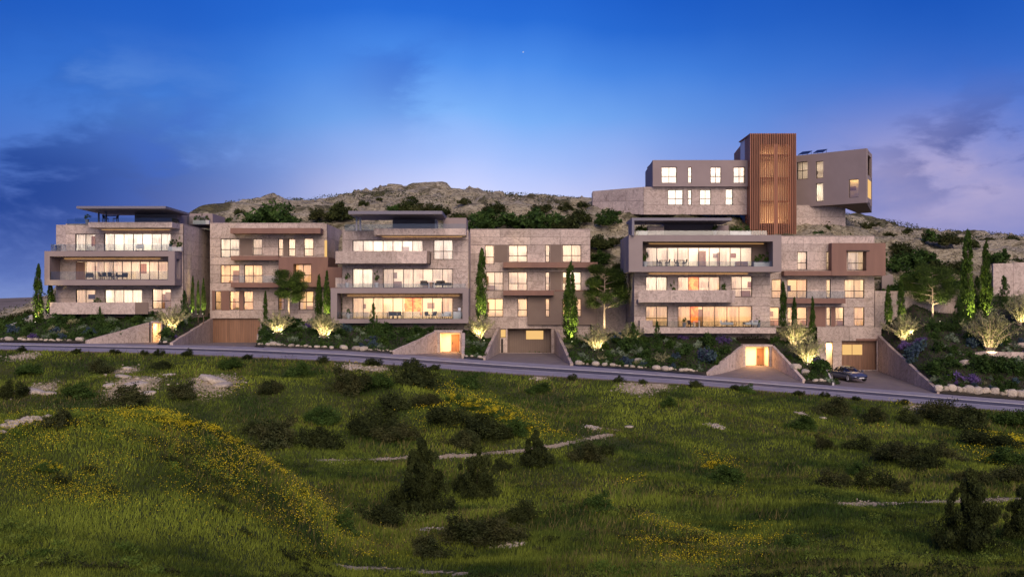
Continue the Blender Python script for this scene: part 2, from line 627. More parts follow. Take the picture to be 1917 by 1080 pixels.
def noise2(X, Y, s, seed=0.0):
    X = np.atleast_1d(X); Y = np.atleast_1d(Y)
    return np.array([mnoise.noise(Vector((float(a) * s + seed, float(b) * s - seed, seed))) for a, b in zip(X.ravel(), Y.ravel())]).reshape(X.shape)


def meadow_z(X, Y):
    X = np.asarray(X, float); Y = np.asarray(Y, float)
    zn = ip(X * 110 / np.maximum(Y, 40) * 0 + X, NEARX, NEARZ)
    z = ip(Y, PY_, PZ_) + (zn + 6.8) * sstep(50, 108, Y) + sstep(104, 110, Y) * 0
    b = ip(X, (-60, -30, -15.5, -13.7, -11.5, -9.4, -8.1, -6.9, -6.0, -4.8), (4.2, 4.6, 5.1, 5.0, 4.5, 3.5, 2.6, 1.5, .5, 0))
    z = z + b * np.exp(-((Y - 42) / np.where(Y < 42, 13., 8.)) ** 2)
    z = z + 1.5 * np.exp(-((X + 3) / 5.5) ** 2 - ((Y - 88) / 5) ** 2) + 1.2 * np.exp(-((X + 22) / 14) ** 2 - ((Y - 95) / 5) ** 2)
    z = z + .9 * np.exp(-((X - 36) / 7) ** 2 - ((Y - 88) / 5) ** 2) + .8 * np.exp(-((X - 3) / 4) ** 2 - ((Y - 50) / 4) ** 2)
    fade = (1 - sstep(100, 109, Y)) * sstep(16, 36, Y)
    z = z + fade * (.45 * np.sin(X * .21 + 1.3) * np.sin(Y * .17 + X * .05) + .22 * np.sin(X * .61 + Y * .3) * np.sin(Y * .47 - X * .13 + 2))
    return z


def road_z(X, Y):
    t_ = (np.asarray(Y, float) - 110) / 10
    return ip(X, NEARX, NEARZ) * (1 - t_) + ip(X, FARX, FARZ) * t_


def drive_edges(k, Y):
    a, b, c, d_, yb, rb = DRV[k]
    t_ = np.clip((Y - 120) / (yb - 120), 0, 1)
    return a + (c - a) * t_, b + (d_ - b) * t_


def drive_z(k, X, Y):
    a, b, c, d_, yb, rb = DRV[k]
    t_ = np.clip((np.asarray(Y, float) - 120) / (yb - 120), 0, 1)
    return ip(X, FARX, FARZ) * (1 - t_) + Zat(rb, yb) * t_


def wall_top(k, side, Y):
    a, b, c, d_, yb, rb = DRV[k]
    t_ = np.clip((np.asarray(Y, float) - 120) / (yb - 120), 0, 1)
    xr = (a, b)[side]
    return (ip(xr, FARX, FARZ) + .25) * (1 - t_) + Zat(WTOP[k][side], yb) * t_


def bank_z(X, Y):
    """garden and hill beyond the road, Y from 120 to 320"""
    X = np.asarray(X, float); Y = np.asarray(Y, float)
    z0 = ip(X, FARX, FARZ) + .12
    z1 = ip(X, BX, BZ)
    z2 = ip(X, CXX, CZ)
    zr = ip(X, RX, RZ)
    t1 = np.clip((Y - 120) / 11, 0, 1)
    wr = np.maximum(sstep(46.5, 50, X), 1 - sstep(-59, -55, X))
    t2 = np.clip((Y - 131) / 19, 0, 1) * wr + np.clip((Y - 143.5) / 6.5, 0, 1) * (1 - wr)
    z = z0 + (z1 - z0) * t1 ** .9 + (z2 - z1) * t2
    fr = ip(Y, (150, 160, 172, 188, 205, 225, 260, 320), (0, .50, .70, .84, 1, .93, .6, -.2))
    z = np.where(Y > 150, z2 + (zr - z2) * fr, z)
    cut = np.zeros_like(z)
    for k in range(len(DRV)):
        yb = DRV[k][4]
        l_, r_ = drive_edges(k, Y)
        ext = 3.2 if k in (0, 2, 4) else 2.0
        fadeb = np.maximum(Y - yb - ext, 0) * 5
        dl_ = l_ - X
        dr_ = X - r_
        capl = wall_top(k, 0, Y) - .25 + .8 * np.maximum(dl_, 0) + fadeb
        capr = wall_top(k, 1, Y) - .25 + .8 * np.maximum(dr_, 0) + fadeb
        z = np.where((dl_ > 0), np.minimum(z, capl), z)
        z = np.where((dr_ > 0), np.minimum(z, capr), z)
        ins = (dl_ < .27) & (dr_ < .27) & (Y < yb + ext)
        z = np.where(ins, drive_z(k, X, Y) - .25, z)
    return z


def ground_z(X, Y):
    X = np.asarray(X, float); Y = np.asarray(Y, float)
    return np.where(Y < 110, meadow_z(X, Y), np.where(Y < 120, road_z(X, Y), bank_z(X, Y)))


def gz(x, y):
    return float(ground_z(np.array([x]), np.array([y]))[0])


def in_drive(x, y, pad=.6):
    for k in range(len(DRV)):
        l_, r_ = drive_edges(k, y)
        if l_ - pad < x < r_ + pad and y < DRV[k][4] + 3.6:
            return True
    return False


def hit(px, row, y0=26.0, y1=109.5, step=.25):
    """where the sight line through a pixel meets the ground"""
    ys = np.arange(y0, y1, step)
    xs = (px - CX) / F * ys
    zs = (HZ - row) / F * ys
    below = np.nonzero(zs <= ground_z(xs, ys))[0]
    y = ys[below[0]] if len(below) else y1
    x = (px - CX) / F * y
    return float(x), float(y), gz(x, y)


def grid_mesh(name, xs, ys, zfun, mat, attr=None):
    XX, YY = np.meshgrid(xs, ys)
    ZZ = zfun(XX, YY)
    V = np.stack([XX, YY, ZZ], -1).reshape(-1, 3)
    nx, ny = len(xs), len(ys)
    i = np.arange(nx - 1)[None, :] + nx * np.arange(ny - 1)[:, None]
    i = i.ravel()
    Fc = np.stack([i, i + 1, i + nx + 1, i + nx], -1)
    me = mesh_np(name, V, Fc, mat, None, True)
    if attr is not None:
        a = me.attributes.new(attr[0], 'FLOAT', 'POINT')
        a.data.foreach_set('value', attr[1](XX, YY).ravel().astype(np.float32))
    return tag(link(name, me), kind='structure')


# paths and bare patches on the meadow (traced on the ground)
PATHS = [
    ([(600, 862), (700, 860), (780, 857), (830, 855), (880, 853), (930, 848), (980, 845), (1040, 835), (1100, 822), (1150, 812)], .42),
    ([(1560, 946), (1640, 943), (1700, 941), (1760, 940), (1830, 938), (1917, 933), (1990, 930)], .5),
    ([(640, 1062), (720, 1066), (800, 1071), (880, 1076)], .28),
    ([(1080, 790), (1120, 800), (1160, 806)], .45),
]
PATCH = [(250, 722, 2.6), (225, 700, 1.8), (400, 714, 2.3), (70, 730, 1.8), (310, 704, .8), (1340, 798, .7), (1190, 727, 2.0), (1230, 722, 1.6), (700, 690, 1.6),
         (660, 688, 1.4), (1730, 768, 2.0), (1500, 775, .5), (1110, 800, .8), (800, 993, .7), (1010, 700, .9),
         (950, 1020, .5), (40, 792, .5), (40, 668, 1.5)]
path_pts = []
for pl, wd in PATHS:
    q = []
    for (a, b), (c, d_) in zip(pl[:-1], pl[1:]):
        for k in range(8):
            q.append(hit(a + (c - a) * k / 8, b + (d_ - b) * k / 8)[:2])
    path_pts.append((np.array(q), wd))
patch_pts = [(hit(a, b)[:2], r_) for a, b, r_ in PATCH]


def bare(XX, YY):
    v = np.zeros_like(XX)
    for q, wd in path_pts:
        for x, y in q:
            dd = np.hypot(XX - x, (YY - y) * .9)
            v = np.maximum(v, np.clip(1.15 - dd / wd * .75, 0, 1))
    for (x, y), r_ in patch_pts:
        dd = np.hypot(XX - x, (YY - y) * .6)
        v = np.maximum(v, np.clip(1.0 - dd / r_ * .5, 0, 1))
    return v


ys_near = np.concatenate([np.arange(4, 60, .5), np.arange(60, 110.01, .4)])
grid_mesh('meadow', np.arange(-62, 62.01, .4), ys_near, meadow_z, M['meadow'], ('bare', bare))

# road, shoulder, kerb line and pavement: sheets that follow the fall of the hill
xr = np.arange(-80, 80.1, 1.0)


def strip(name, y0, y1, mat, lift, n=2):
    ys = np.linspace(y0, y1, n)
    return grid_mesh(name, xr, ys, lambda X, Y: road_z(X, Y) + lift, mat)


strip('road', 110.0, 120.25, M['asphalt'], 0.0, 5)
strip('road_shoulder', 117.2, 120.2, M['pavement'], .004)
# kerbs with height
for nm, y0, y1, h_ in (('kerb', 116.85, 117.2, .06), ('kerb', 113.35, 113.55, .12)):
    V = []
    for x in xr:
        for y, hh in ((y0, .0), (y0, h_), (y1, h_), (y1, 0.0)):
            V.append((x, y, float(road_z(x, y)) + hh + .002))
    Fc = []
    for i in range(len(xr) - 1):
        for k in range(3):
            Fc.append((i * 4 + k, (i + 1) * 4 + k, (i + 1) * 4 + k + 1, i * 4 + k + 1))
    tag(link(nm, mesh_np(nm, V, Fc, M['kerb'])), kind='structure')
strip('sidewalk', 110.15, 113.35, M['pavement'], .115)
V = []
for x in xr:
    V += [(x, 110.15, float(road_z(x, 110.15)) + .115), (x, 110.15, float(road_z(x, 110.15)) - .9)]
Fc = [(i * 2, i * 2 + 1, i * 2 + 3, i * 2 + 2) for i in range(len(xr) - 1)]
tag(link('sidewalk_edge', mesh_np('sidewalk_edge', V, Fc, M['grout'])), kind='structure')

# garden bank
grid_mesh('garden_bank', np.arange(-70, 72.01, .2), np.concatenate([np.arange(120, 131, .35), np.linspace(131, 144, 24)]), bank_z, M['soil'])


def hill_z(X, Y):
    z = bank_z(X, Y)
    fade = sstep(145, 155, Y) * (1 - .65 * sstep(186, 203, Y))
    n_ = np.empty(X.shape)
    fx, fy = X.ravel(), Y.ravel()
    out_ = n_.ravel()
    for i in range(len(fx)):
        a = mnoise.fractal(Vector((fx[i] * .055, fy[i] * .075, 1.3)), 1.0, 2.1, 6)
        b = abs(mnoise.noise(Vector((fx[i] * .16, fy[i] * .32, 5.1))))
        out_[i] = a * 1.7 - b * 2.0 + .35 - abs(mnoise.noise(Vector((fx[i] * .45, fy[i] * .5, 9.0)))) * 1.3
    z = z + out_.reshape(X.shape) * fade
    st = 1.7
    q = z / st
    fl = np.floor(q)
    fr_ = q - fl
    zt = (fl + np.clip((fr_ - .25) / .35, 0, 1)) * st
    return z + (zt - z) * .55 * fade


grid_mesh('rocky_hill', np.arange(-140, 140.1, .7), np.concatenate([np.arange(144, 212, .7), np.arange(212, 321, 4)]), hill_z, M['hill'])
# far land on the left and the plain that runs to the horizon
xs = np.linspace(-900, 900, 90)


def far_z(X, Y):
    return -14 + 9 * np.sin(X * .006 + 1) * np.sin(Y * .004) + ip(Y, (320, 700, 1400, 2500), (-2, 2, 24, 5))


grid_mesh('distant_land', np.linspace(-2600, 2600, 130), np.array([60, 110, 150, 200, 320, 420, 520, 700, 900, 1150, 1400, 1800, 2500]),
          lambda X, Y: np.where(Y < 330, -19.0, far_z(X, Y)), M['land'])

# driveways
for k in range(len(DRV)):
    yb = DRV[k][4]
    ys = np.linspace(120.1, yb + .15, 14)
    V = []
    for y in ys:
        l_, r_ = drive_edges(k, y)
        for t_ in np.linspace(0, 1, 9):
            x = l_ + (r_ - l_) * t_
            V.append((x, y, float(drive_z(k, x, y)) + .01))
    Fc = [(j * 9 + i, j * 9 + i + 1, (j + 1) * 9 + i + 1, (j + 1) * 9 + i) for j in range(13) for i in range(8)]
    tag(link('driveway', mesh_np('driveway', V, Fc, M['drive'])), kind='structure')


# ---------------------------------------------------------------- slab walls
def slab_wall(name, label, pts, th=.35, mat='stone', seg=2.4, group=None, steps=True):
    """pts: (x, y, z_bottom, z_top) along the wall; stone slabs are children"""
    x0, y0 = pts[0][:2]
    root = empty(name, (x0, y0, min(pts[0][2], pts[-1][2])), 0, label, 'retaining wall', group)
    oz = root.location.z
    for (a, b) in zip(pts[:-1], pts[1:]):
        L = math.hypot(b[0] - a[0], b[1] - a[1])
        n = max(1, round(L / seg))
        tx, ty = (b[0] - a[0]) / L, (b[1] - a[1]) / L
        nx, ny = -ty * th / 2, tx * th / 2
        g = .015 / L
        for i in range(n):
            t0, t1 = i / n + g, (i + 1) / n - g
            p = [a[j] + (b[j] - a[j]) * t0 for j in range(4)]
            q = [a[j] + (b[j] - a[j]) * t1 for j in range(4)]
            if steps:
                dz = random.uniform(-.06, .06)
                p[3] += dz
                q[3] += dz
            m = MB()
            m.hexa([(p[0] - nx - x0, p[1] - ny - y0, p[2] - oz), (q[0] - nx - x0, q[1] - ny - y0, q[2] - oz),
                    (q[0] + nx - x0, q[1] + ny - y0, q[2] - oz), (p[0] + nx - x0, p[1] + ny - y0, p[2] - oz),
                    (p[0] - nx - x0, p[1] - ny - y0, p[3] - oz), (q[0] - nx - x0, q[1] - ny - y0, q[3] - oz),
                    (q[0] + nx - x0, q[1] + ny - y0, q[3] - oz), (p[0] + nx - x0, p[1] + ny - y0, p[3] - oz)])
            m.build('stone_slab', mat, root)
    return root


def drive_wall(k, side, label, th=.35, y_start=120.4, mat='stone'):
    yb = DRV[k][4]
    sg = (-1, 1)[side]
    pts = []
    for y in (y_start, yb - .1):
        x = drive_edges(k, y)[side] + sg * th / 2
        pts.append((x, y, float(drive_z(k, x, y)) - .6, float(wall_top(k, side, y))))
    return slab_wall('retaining_wall', label, pts, th, mat)


drive_wall(0, 0, 'long low stone wall sloping down to the road, left of the first orange doorway')
drive_wall(1, 0, 'sloping stone wall on the left of the leftmost garage drive')
drive_wall(1, 1, 'narrow stone wall edge on the right of the leftmost garage drive', y_start=128)
drive_wall(2, 0, 'sloping stone wall falling left from the middle orange entrance to the road')
drive_wall(2, 1, 'short pale stone wall right of the middle orange entrance', y_start=121)
drive_wall(3, 0, 'sloping stone wall on the left of the middle garage drive')
drive_wall(3, 1, 'steep pale stone wall on the right of the middle garage drive')
drive_wall(4, 0, 'sloping stone wall left of the right-hand orange entrance')
drive_wall(4, 1, 'sloping stone wall right of the right-hand orange entrance')
w5 = drive_wall(5, 0, 'thin white sloping wall beside the parked car', .2, mat='white')
drive_wall(5, 1, 'tall stone wall falling to the road on the right of the parked car', .45)


# ---------------------------------------------------------------- buildings
class Bld:
    def __init__(self, name, label, px, row, Y, rot=0.0, cat='apartment building'):
        p = at(px, row, Y)
        self.o = p
        self.r = rot
        self.e = (math.cos(rot), math.sin(rot))
        self.n = (-math.sin(rot), math.cos(rot))
        self.root = empty(name, p, rot, label, cat)

    def uz(self, px, row, v=0.0):
        dx = (px - CX) / F
        t_ = (v + self.o.x * self.n[0] + self.o.y * self.n[1]) / (dx * self.n[0] + self.n[1])
        X, Y = dx * t_, t_
        u = (X - self.o.x) * self.e[0] + (Y - self.o.y) * self.e[1]
        return u, (HZ - row) / F * t_ - self.o.z

    def rect(self, p0, p1, r0, r1, v=0.0):
        u0, _ = self.uz(p0, r0, v)
        u1, _ = self.uz(p1, r0, v)
        pm = (p0 + p1) / 2
        return u0, u1, self.uz(pm, r1, v)[1], self.uz(pm, r0, v)[1]

    def world(self, u, v, z):
        return Vector((self.o.x + u * self.e[0] + v * self.n[0], self.o.y + u * self.e[1] + v * self.n[1], self.o.z + z))

    def box(self, name, p0, p1, r0, r1, v, depth, mat, parent=None, bevel=0):
        u0, u1, z0, z1 = self.rect(p0, p1, r0, r1, v)
        return MB().box(u0, u1, v, v + depth, z0, z1).build(name, mat, parent or self.root)

    def facade(self, p0, p1, r0, r1, v, holes, mat='stone', th=.3, panels=True, maxw=3.4, maxh=1.9, name='wall'):
        """wall with real openings; stone facades carry single slabs with joints"""
        u0, u1, z0, z1 = self.rect(p0, p1, r0, r1, v)
        hs = [self.rect(*h[:4], v) for h in holes]
        hs = [(max(a, u0), min(b, u1), max(c, z0), min(d_, z1)) for a, b, c, d_ in hs]

        def cuts(lo, hi, vals, mx, force=True):
            c = sorted({round(x, 3) for x in [lo, hi] + [x for x in vals if lo < x < hi]})
            r_ = [c[0]]
            for x in c[1:]:
                n = max(1, math.ceil((x - r_[-1]) / mx))
                s0 = r_[-1]
                for k in range(1, n + 1):
                    r_.append(s0 + (x - s0) * k / n)
            return r_
        zc = cuts(z0, z1, [h[2] for h in hs] + [h[3] for h in hs], maxh)
        core = MB()
        fr = .05 if panels else 0.0
        for a, b in zip(zc[:-1], zc[1:]):
            if b - a < .004:
                continue
            zm = (a + b) / 2
            act = sorted([(h[0], h[1]) for h in hs if h[2] < zm < h[3]])
            x = u0
            spans = []
            for c, d_ in act:
                if c > x + .01:
                    spans.append((x, c))
                x = max(x, d_)
            if u1 > x + .01:
                spans.append((x, u1))
            for c, d_ in spans:
                core.box(c, d_, v + fr, v + th, a, b)
                if panels:
                    n = max(1, round((d_ - c) / maxw))
                    for k in range(n):
                        s0 = c + (d_ - c) * k / n
                        s1 = c + (d_ - c) * (k + 1) / n
                        g = .014
                        if s1 - s0 > .05 and b - a > .05:
                            pr = random.uniform(0, .006)
                            MB().box(s0 + g, s1 - g, v - pr, v + fr + .004, a + g, b - g).build('stone_panel', mat, self.root)
                        else:
                            core.box(s0, s1, v + .01, v + fr, a, b)
        core.build(name, 'grout' if panels else mat, self.root)
        return hs

    def side(self, p0, v0, v1, r0, r1, face, mat='stone', th=.3, panels=True, vref=0.0, name='side_wall', hole=None):
        """wall along the depth at the facade edge p0; face -1 looks left, +1 looks right"""
        u, _ = self.uz(p0, r0, vref)
        z1 = self.uz(p0, r0, vref)[1]
        z0 = self.uz(p0, r1, vref)[1]
        ua, ub = (u, u + th) if face < 0 else (u - th, u)
        sk = .05 if panels else 0
        if hole:
            h0, h1, hz0, hz1 = hole
            m = MB()
            m.box(ua, ub, v0, h0, z0, z1)
            m.box(ua, ub, h1, v1, z0, z1)
            m.box(ua, ub, h0, h1, z0, hz0)
            m.box(ua, ub, h0, h1, hz1, z1)
            m.build(name, mat, self.root)
            return
        MB().box(ua + (sk if face < 0 else 0), ub - (sk if face > 0 else 0), v0, v1, z0, z1).build(name, 'grout' if panels else mat, self.root)
        if panels:
            ny = max(1, round((v1 - v0) / 3.2))
            nz = max(1, round((z1 - z0) / 1.8))
            for i in range(ny):
                for j in range(nz):
                    a, b = v0 + (v1 - v0) * i / ny, v0 + (v1 - v0) * (i + 1) / ny
                    c, d_ = z0 + (z1 - z0) * j / nz, z0 + (z1 - z0) * (j + 1) / nz
                    g = .01
                    if face > 0:
                        MB().box(ub - sk - .004, ub, a + g, b - g, c + g, d_ - g).build('stone_panel', mat, self.root)
                    else:
                        MB().box(ua, ua + sk + .004, a + g, b - g, c + g, d_ - g).build('stone_panel', mat, self.root)

    def window(self, p0, p1, r0, r1, v, cols=1, transom=None, sheer=None, reveal=.16, name='window', pane='pane'):
        u0, u1, z0, z1 = self.rect(p0, p1, r0, r1, v)
        f = .075
        vv = v + reveal
        m = MB()
        m.box(u0, u0 + f, vv, vv + .07, z0, z1)
        m.box(u1 - f, u1, vv, vv + .07, z0, z1)
        m.box(u0 + f, u1 - f, vv, vv + .07, z0, z0 + f)
        m.box(u0 + f, u1 - f, vv, vv + .07, z1 - f, z1)
        us = [u0 + f + (u1 - u0 - 2 * f) * k / cols for k in range(cols + 1)]
        for x in us[1:-1]:
            m.box(x - f / 2, x + f / 2, vv + .004, vv + .066, z0 + f, z1 - f)
        zs = [z0 + f, z1 - f]
        if transom:
            zt = z0 + (z1 - z0) * transom
            zs = [z0 + f, zt, z1 - f]
            m.box(u0 + f, u1 - f, vv - .004, vv + .074, zt - f * .6, zt + f * .6)
        fr = m.build(name, 'frame', self.root)
        for i in range(cols):
            for j in range(len(zs) - 1):
                MB().box(us[i] + .012, us[i + 1] - .012, vv + .03, vv + .04, zs[j] + .004, zs[j + 1] - .004).build('pane', pane, fr)
        if sheer:
            for i in (range(cols) if sheer == 'all' else [q for q in sheer if q < cols]):
                a, b = us[i] + .02, us[i + 1] - .02
                n = max(6, int((b - a) * 12))
                V = []
                for k in range(n + 1):
                    x = a + (b - a) * k / n
                    y = vv + .24 + .045 * math.sin(k * 1.1 + i * 2.3 + p0) + .03 * math.sin(k * .37 + i)
                    V += [(x, y, z0 + .03), (x, y, z1 - .01)]
                Fc = [(k * 2, k * 2 + 2, k * 2 + 3, k * 2 + 1) for k in range(n)]
                link('curtain', mesh_np('curtain', V, Fc, M['sheer'], None, True), self.root)
        return fr

    def room(self, p0, p1, r0, r1, v, depth=4.2, power=7.2, col=(1, .74, .48), art=None, off=.3, parts=()):
        """lit room behind the facade with its own ceiling light"""
        u0, u1, z0, z1 = self.rect(p0, p1, r0, r1, v)
        a, b = v + off, v + off + depth
        t = .12
        m = MB()
        m.box(u0, u1, b, b + t, z0, z1)
        m.box(u0 - t, u0, a, b + t, z0, z1)
        m.box(u1, u1 + t, a, b + t, z0, z1)
        m.box(u0 - t, u1 + t, a, b + t, z1, z1 + t)
        for q in parts:
            uq = self.uz(q, r0, v)[0]
            m.box(uq - .06, uq + .06, a + .35, b, z0, z1)
        m.build('room_walls', 'interior', self.root)
        MB().box(u0 - t, u1 + t, a, b + t, z0 - t, z0).build('room_floor', 'floor', self.root)
        if art:
            x0 = self.uz(art[0], r0, v + 4)[0]
            x1 = self.uz(art[1], r0, v + 4)[0]
            MB().box(x0, x1, b - .06, b - .01, z0 + .5, z1 - .35).build('wall_art', 'art', self.root)
        W = u1 - u0
        rr = random.Random(int(p0 * 7 + r0 + v * 31))
        ed = [u0] + [self.uz(q, r0, v)[0] for q in parts] + [u1]
        for c0, c1 in zip(ed[:-1], ed[1:]):
            la = bpy.data.lights.new('ceiling_light', 'AREA')
            la.shape = 'RECTANGLE'
            la.size = (c1 - c0) * .8
            la.size_y = min(2.6, depth * .6)
            k_ = rr.uniform(.62, 1.15) if parts else 1.0
            wm = rr.uniform(.86, 1.06) if parts else 1.0
            la.energy = power * (c1 - c0) * depth * k_
            la.color = (col[0], min(1, col[1] * wm), min(1, col[2] * wm * wm))
            lo = bpy.data.objects.new('ceiling_light', la)
            COL.objects.link(lo)
            lo.parent = self.root
            lo.location = ((c0 + c1) / 2, (a + b) / 2 + .2, z1 - .03)
        # pictures on the back wall, a door, a sideboard or sofa so the room is not bare
        for c0, c1 in zip(ed[:-1], ed[1:]):
            x = c0 + rr.uniform(.4, 1.2)
            while x < c1 - 1.2:
                if rr.random() < .35:
                    MB().box(x, x + .9, b - .05, b - .01, z0, z0 + 2.15).build('inner_door', rr.choice(('wood', 'brown', 'tabletop')), self.root)
                else:
                    pw, ph = rr.uniform(.6, 1.3), rr.uniform(.5, .9)
                    MB().box(x, x + pw, b - .05, b - .01, z0 + 1.3, z0 + 1.3 + ph).build('picture', rr.choice(('frame', 'bronze', 'mauve', 'brown')), self.root)
                x += rr.uniform(1.6, 3.6)
        fm = MB()
        x = u0 + .8
        while x < u1 - 1.5:
            wd = rr.uniform(1.2, 2.4)
            if x + wd > u1 - .3:
                break
            hh = rr.choice((.75, .8, .9, 1.9))
            dd = rr.uniform(.5, .9)
            y = b - .1 - dd - rr.choice((0, 0, 1.2))
            if hh > 1:
                wd *= .5
            fm.box(x, x + wd, y, y + dd, z0, z0 + hh)
            x += wd + rr.uniform(1.0, 2.6)
        if fm.v:
            fm.build('furniture', rr.choice(('tabletop', 'seatwhite', 'floor')), self.root)['kind'] = 'stuff'

    def glass(self, p0, p1, r0, r1, v, n=None):
        u0, u1, z0, z1 = self.rect(p0, p1, r0, r1, v)
        n = n or max(1, round((u1 - u0) / 2.0))
        for k in range(n):
            a, b = u0 + (u1 - u0) * k / n, u0 + (u1 - u0) * (k + 1) / n
            MB().box(a + .01, b - .01, v, v + .02, z0, z1).build('glass_panel', 'glass', self.root)

    def glass_side(self, px, r0, r1, v0, v1):
        u, z1 = self.uz(px, r0, v0)
        z0 = self.uz(px, r1, v0)[1]
        n = max(1, round((v1 - v0) / 2))
        for k in range(n):
            a, b = v0 + (v1 - v0) * k / n, v0 + (v1 - v0) * (k + 1) / n
            MB().box(u - .01, u + .01, a + .01, b - .01, z0, z1).build('glass_panel', 'glass', self.root)

    def boxframe(self, po0, po1, ro0, ro1, pi0, pi1, ri0, ri1, v, depth, mat='taupe', back=None, lefthole=None, righthole=None):
        """projecting square tube around a terrace"""
        u0, u1, z0, z1 = self.rect(po0, po1, ro0, ro1, v)
        a0, a1, b0, b1 = self.rect(pi0, pi1, ri0, ri1, v)
        vb = back or (v + depth)
        MB().box(u0, u1, v, v + depth, b1, z1).build('frame_top', mat, self.root)
        MB().box(u0, u1, v, v + depth, z0, b0).build('frame_base', mat, self.root)
        for nm, s0, s1, hl in (('frame_side', u0, a0, lefthole), ('frame_side', a1, u1, righthole)):
            m = MB()
            if hl:
                h0, h1, c0, c1 = hl
                m.box(s0, s1, v, h0, b0, b1).box(s0, s1, h1, vb, b0, b1).box(s0, s1, h0, h1, b0, c0).box(s0, s1, h0, h1, c1, b1)
            else:
                m.box(s0, s1, v, vb, b0, b1)
            m.build(nm, mat, self.root)
        return u0, u1, z0, z1, a0, a1, b0, b1

    def strip_light(self, p0, p1, row, v, dv=.1):
        u0, z = self.uz(p0, row, v)
        u1, _ = self.uz(p1, row, v)
        MB().box(u0, u1, v, v + dv, z - .03, z).build('soffit_light', 'warm', self.root)

    def parapet(self, p0, p1, r0, r1, v, th=.25, mat='stone', seg=3.3):
        u0, u1, z0, z1 = self.rect(p0, p1, r0, r1, v)
        n = max(1, round((u1 - u0) / seg))
        for k in range(n):
            a, b = u0 + (u1 - u0) * k / n, u0 + (u1 - u0) * (k + 1) / n
            MB().box(a + .008, b - .008, v, v + th, z0, z1).build('parapet_slab', mat, self.root)

    def slab(self, name, p0, p1, r0, r1, v, depth, mat):
        return self.box(name, p0, p1, r0, r1, v, depth, mat)


W_L4, W_L3, W_L2 = (1, .86, .76), (1, .78, .58), (1, .63, .32)


def planks(B, p0, p1, r0, r1, v, mat='wood', wd=.28, parent=None, name='garage_door'):
    """vertical boards, each its own part of the door"""
    u0, u1, z0, z1 = B.rect(p0, p1, r0, r1, v)
    door = MB().box(u0, u1, v + .05, v + .12, z0, z1).build(name, 'grout', B.root)
    n = round((u1 - u0) / wd)
    for k in range(n):
        a, b = u0 + (u1 - u0) * k / n, u0 + (u1 - u0) * (k + 1) / n
        pr = random.uniform(0, .012)
        MB().box(a + .012, b - .012, v + pr, v + .052, z0, z1).build('board', mat, door)
    return door


# ======================= first tower (left)
B1 = Bld('apartment_building', 'leftmost stone apartment tower with thin roof canopy and mauve box terrace', 225, 600, 133)
h1 = [(141, 178, 438, 470), (195, 320, 437, 470), (142, 314, 489, 524), (142, 178, 542, 574), (196, 266, 542, 574), (285, 320, 541, 578)]
B1.facade(123, 343, 421, 478, 0, h1[:2])
B1.facade(105, 343, 478, 612, 0, h1[2:])
B1.side(343, .3, 13, 421, 612, 1)
B1.side(123, .3, 13, 421, 478, -1, panels=False)
B1.side(105, .3, 13, 478, 612, -1, panels=False)
B1.box('roof_slab', 123, 343, 419, 421.5, 0, 13, 'stone_grey')
B1.box('rear_wall', 105, 343, 421, 612, 13, .3, 'stone_grey')
B1.window(*h1[0], 0, 2, None, [0]); B1.window(*h1[1], 0, 7, None, [0, 2, 3, 5, 6])
B1.window(*h1[2], 0, 10, None, [1, 2, 4, 5, 6, 8, 9])
B1.window(*h1[3], 0, 2, None, [0]); B1.window(*h1[4], 0, 4, None, [1, 2, 3]); B1.window(*h1[5], 0, 2, .4, [0])
B1.room(132, 336, 430, 471, 0, col=W_L4)
B1.room(132, 326, 484, 524.5, 0, col=W_L3, parts=(180,))
B1.room(132, 326, 537, 579, 0, col=W_L3, parts=(187, 275))
# roof edge slab overhanging the windows
B1.slab('roof_overhang', 165, 322, 416, 426, -3.2, 3.2, 'stone')
B1.strip_light(190, 318, 430, -.35)
B1.glass(140, 322, 408, 416, -2.9); B1.glass(125, 165, 410, 421, -.1)
B1.glass_side(322, 408, 416, -2.9, 0)
# canopy and pavilion
B1.slab('canopy', 143, 310, 386, 390.5, -6, 9.5, 'canopy')
for q in (183, 197):
    B1.box('canopy_post', q, q + 2.6, 391, 419, -.5, .2, 'canopy')
B1.box('roof_pavilion', 252, 332, 397, 420, 2, 5, 'mauve')
B1.box('lift_housing', 350, 398, 400, 421, 8, 6, 'mauve')
B1.glass(338, 385, 405, 421, 6)
# box terrace
u0, u1, z0, z1, a0, a1, b0, b1 = B1.boxframe(83, 327, 470, 534, 93, 315, 480, 524, -3, 3, 'mauve', righthole=(-2.3, -.8, B1.uz(320, 522, -3)[1], B1.uz(320, 484, -3)[1]))
B1.strip_light(120, 300, 484, -.25)
MB().box(u1 - .25, u1, 0, 13, z0, z1).build('side_wall', 'mauve', B1.root)
MB().box(u0, u0 + .25, 0, 13, z0, z1).build('side_wall', 'mauve', B1.root)
B1.box('soffit_panel', 93, 130, 480, 524, -.02, .02, 'brown') if False else None
B1.glass(93, 315, 508, 524, -2.85)
B1.glass(95, 322, 457, 470, -2.9); B1.glass_side(95, 457, 470, -2.9, 0)
# lower balcony
B1.parapet(93, 253, 566, 588, -3.1)
B1.box('balcony_return', 253.5, 277, 566, 588, -3.0, .2, 'brown')
B1.box('balcony_slab', 94, 277, 583, 588, -2.8, 2.8, 'stone_grey')
B1.box('parapet_end', 93, 96, 566, 588, -2.85, 2.8, 'stone_grey')
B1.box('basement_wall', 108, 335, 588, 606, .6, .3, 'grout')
B1.box('timber_sliding_door', 142.5, 159, 490.5, 523.5, .08, .05, 'wood')

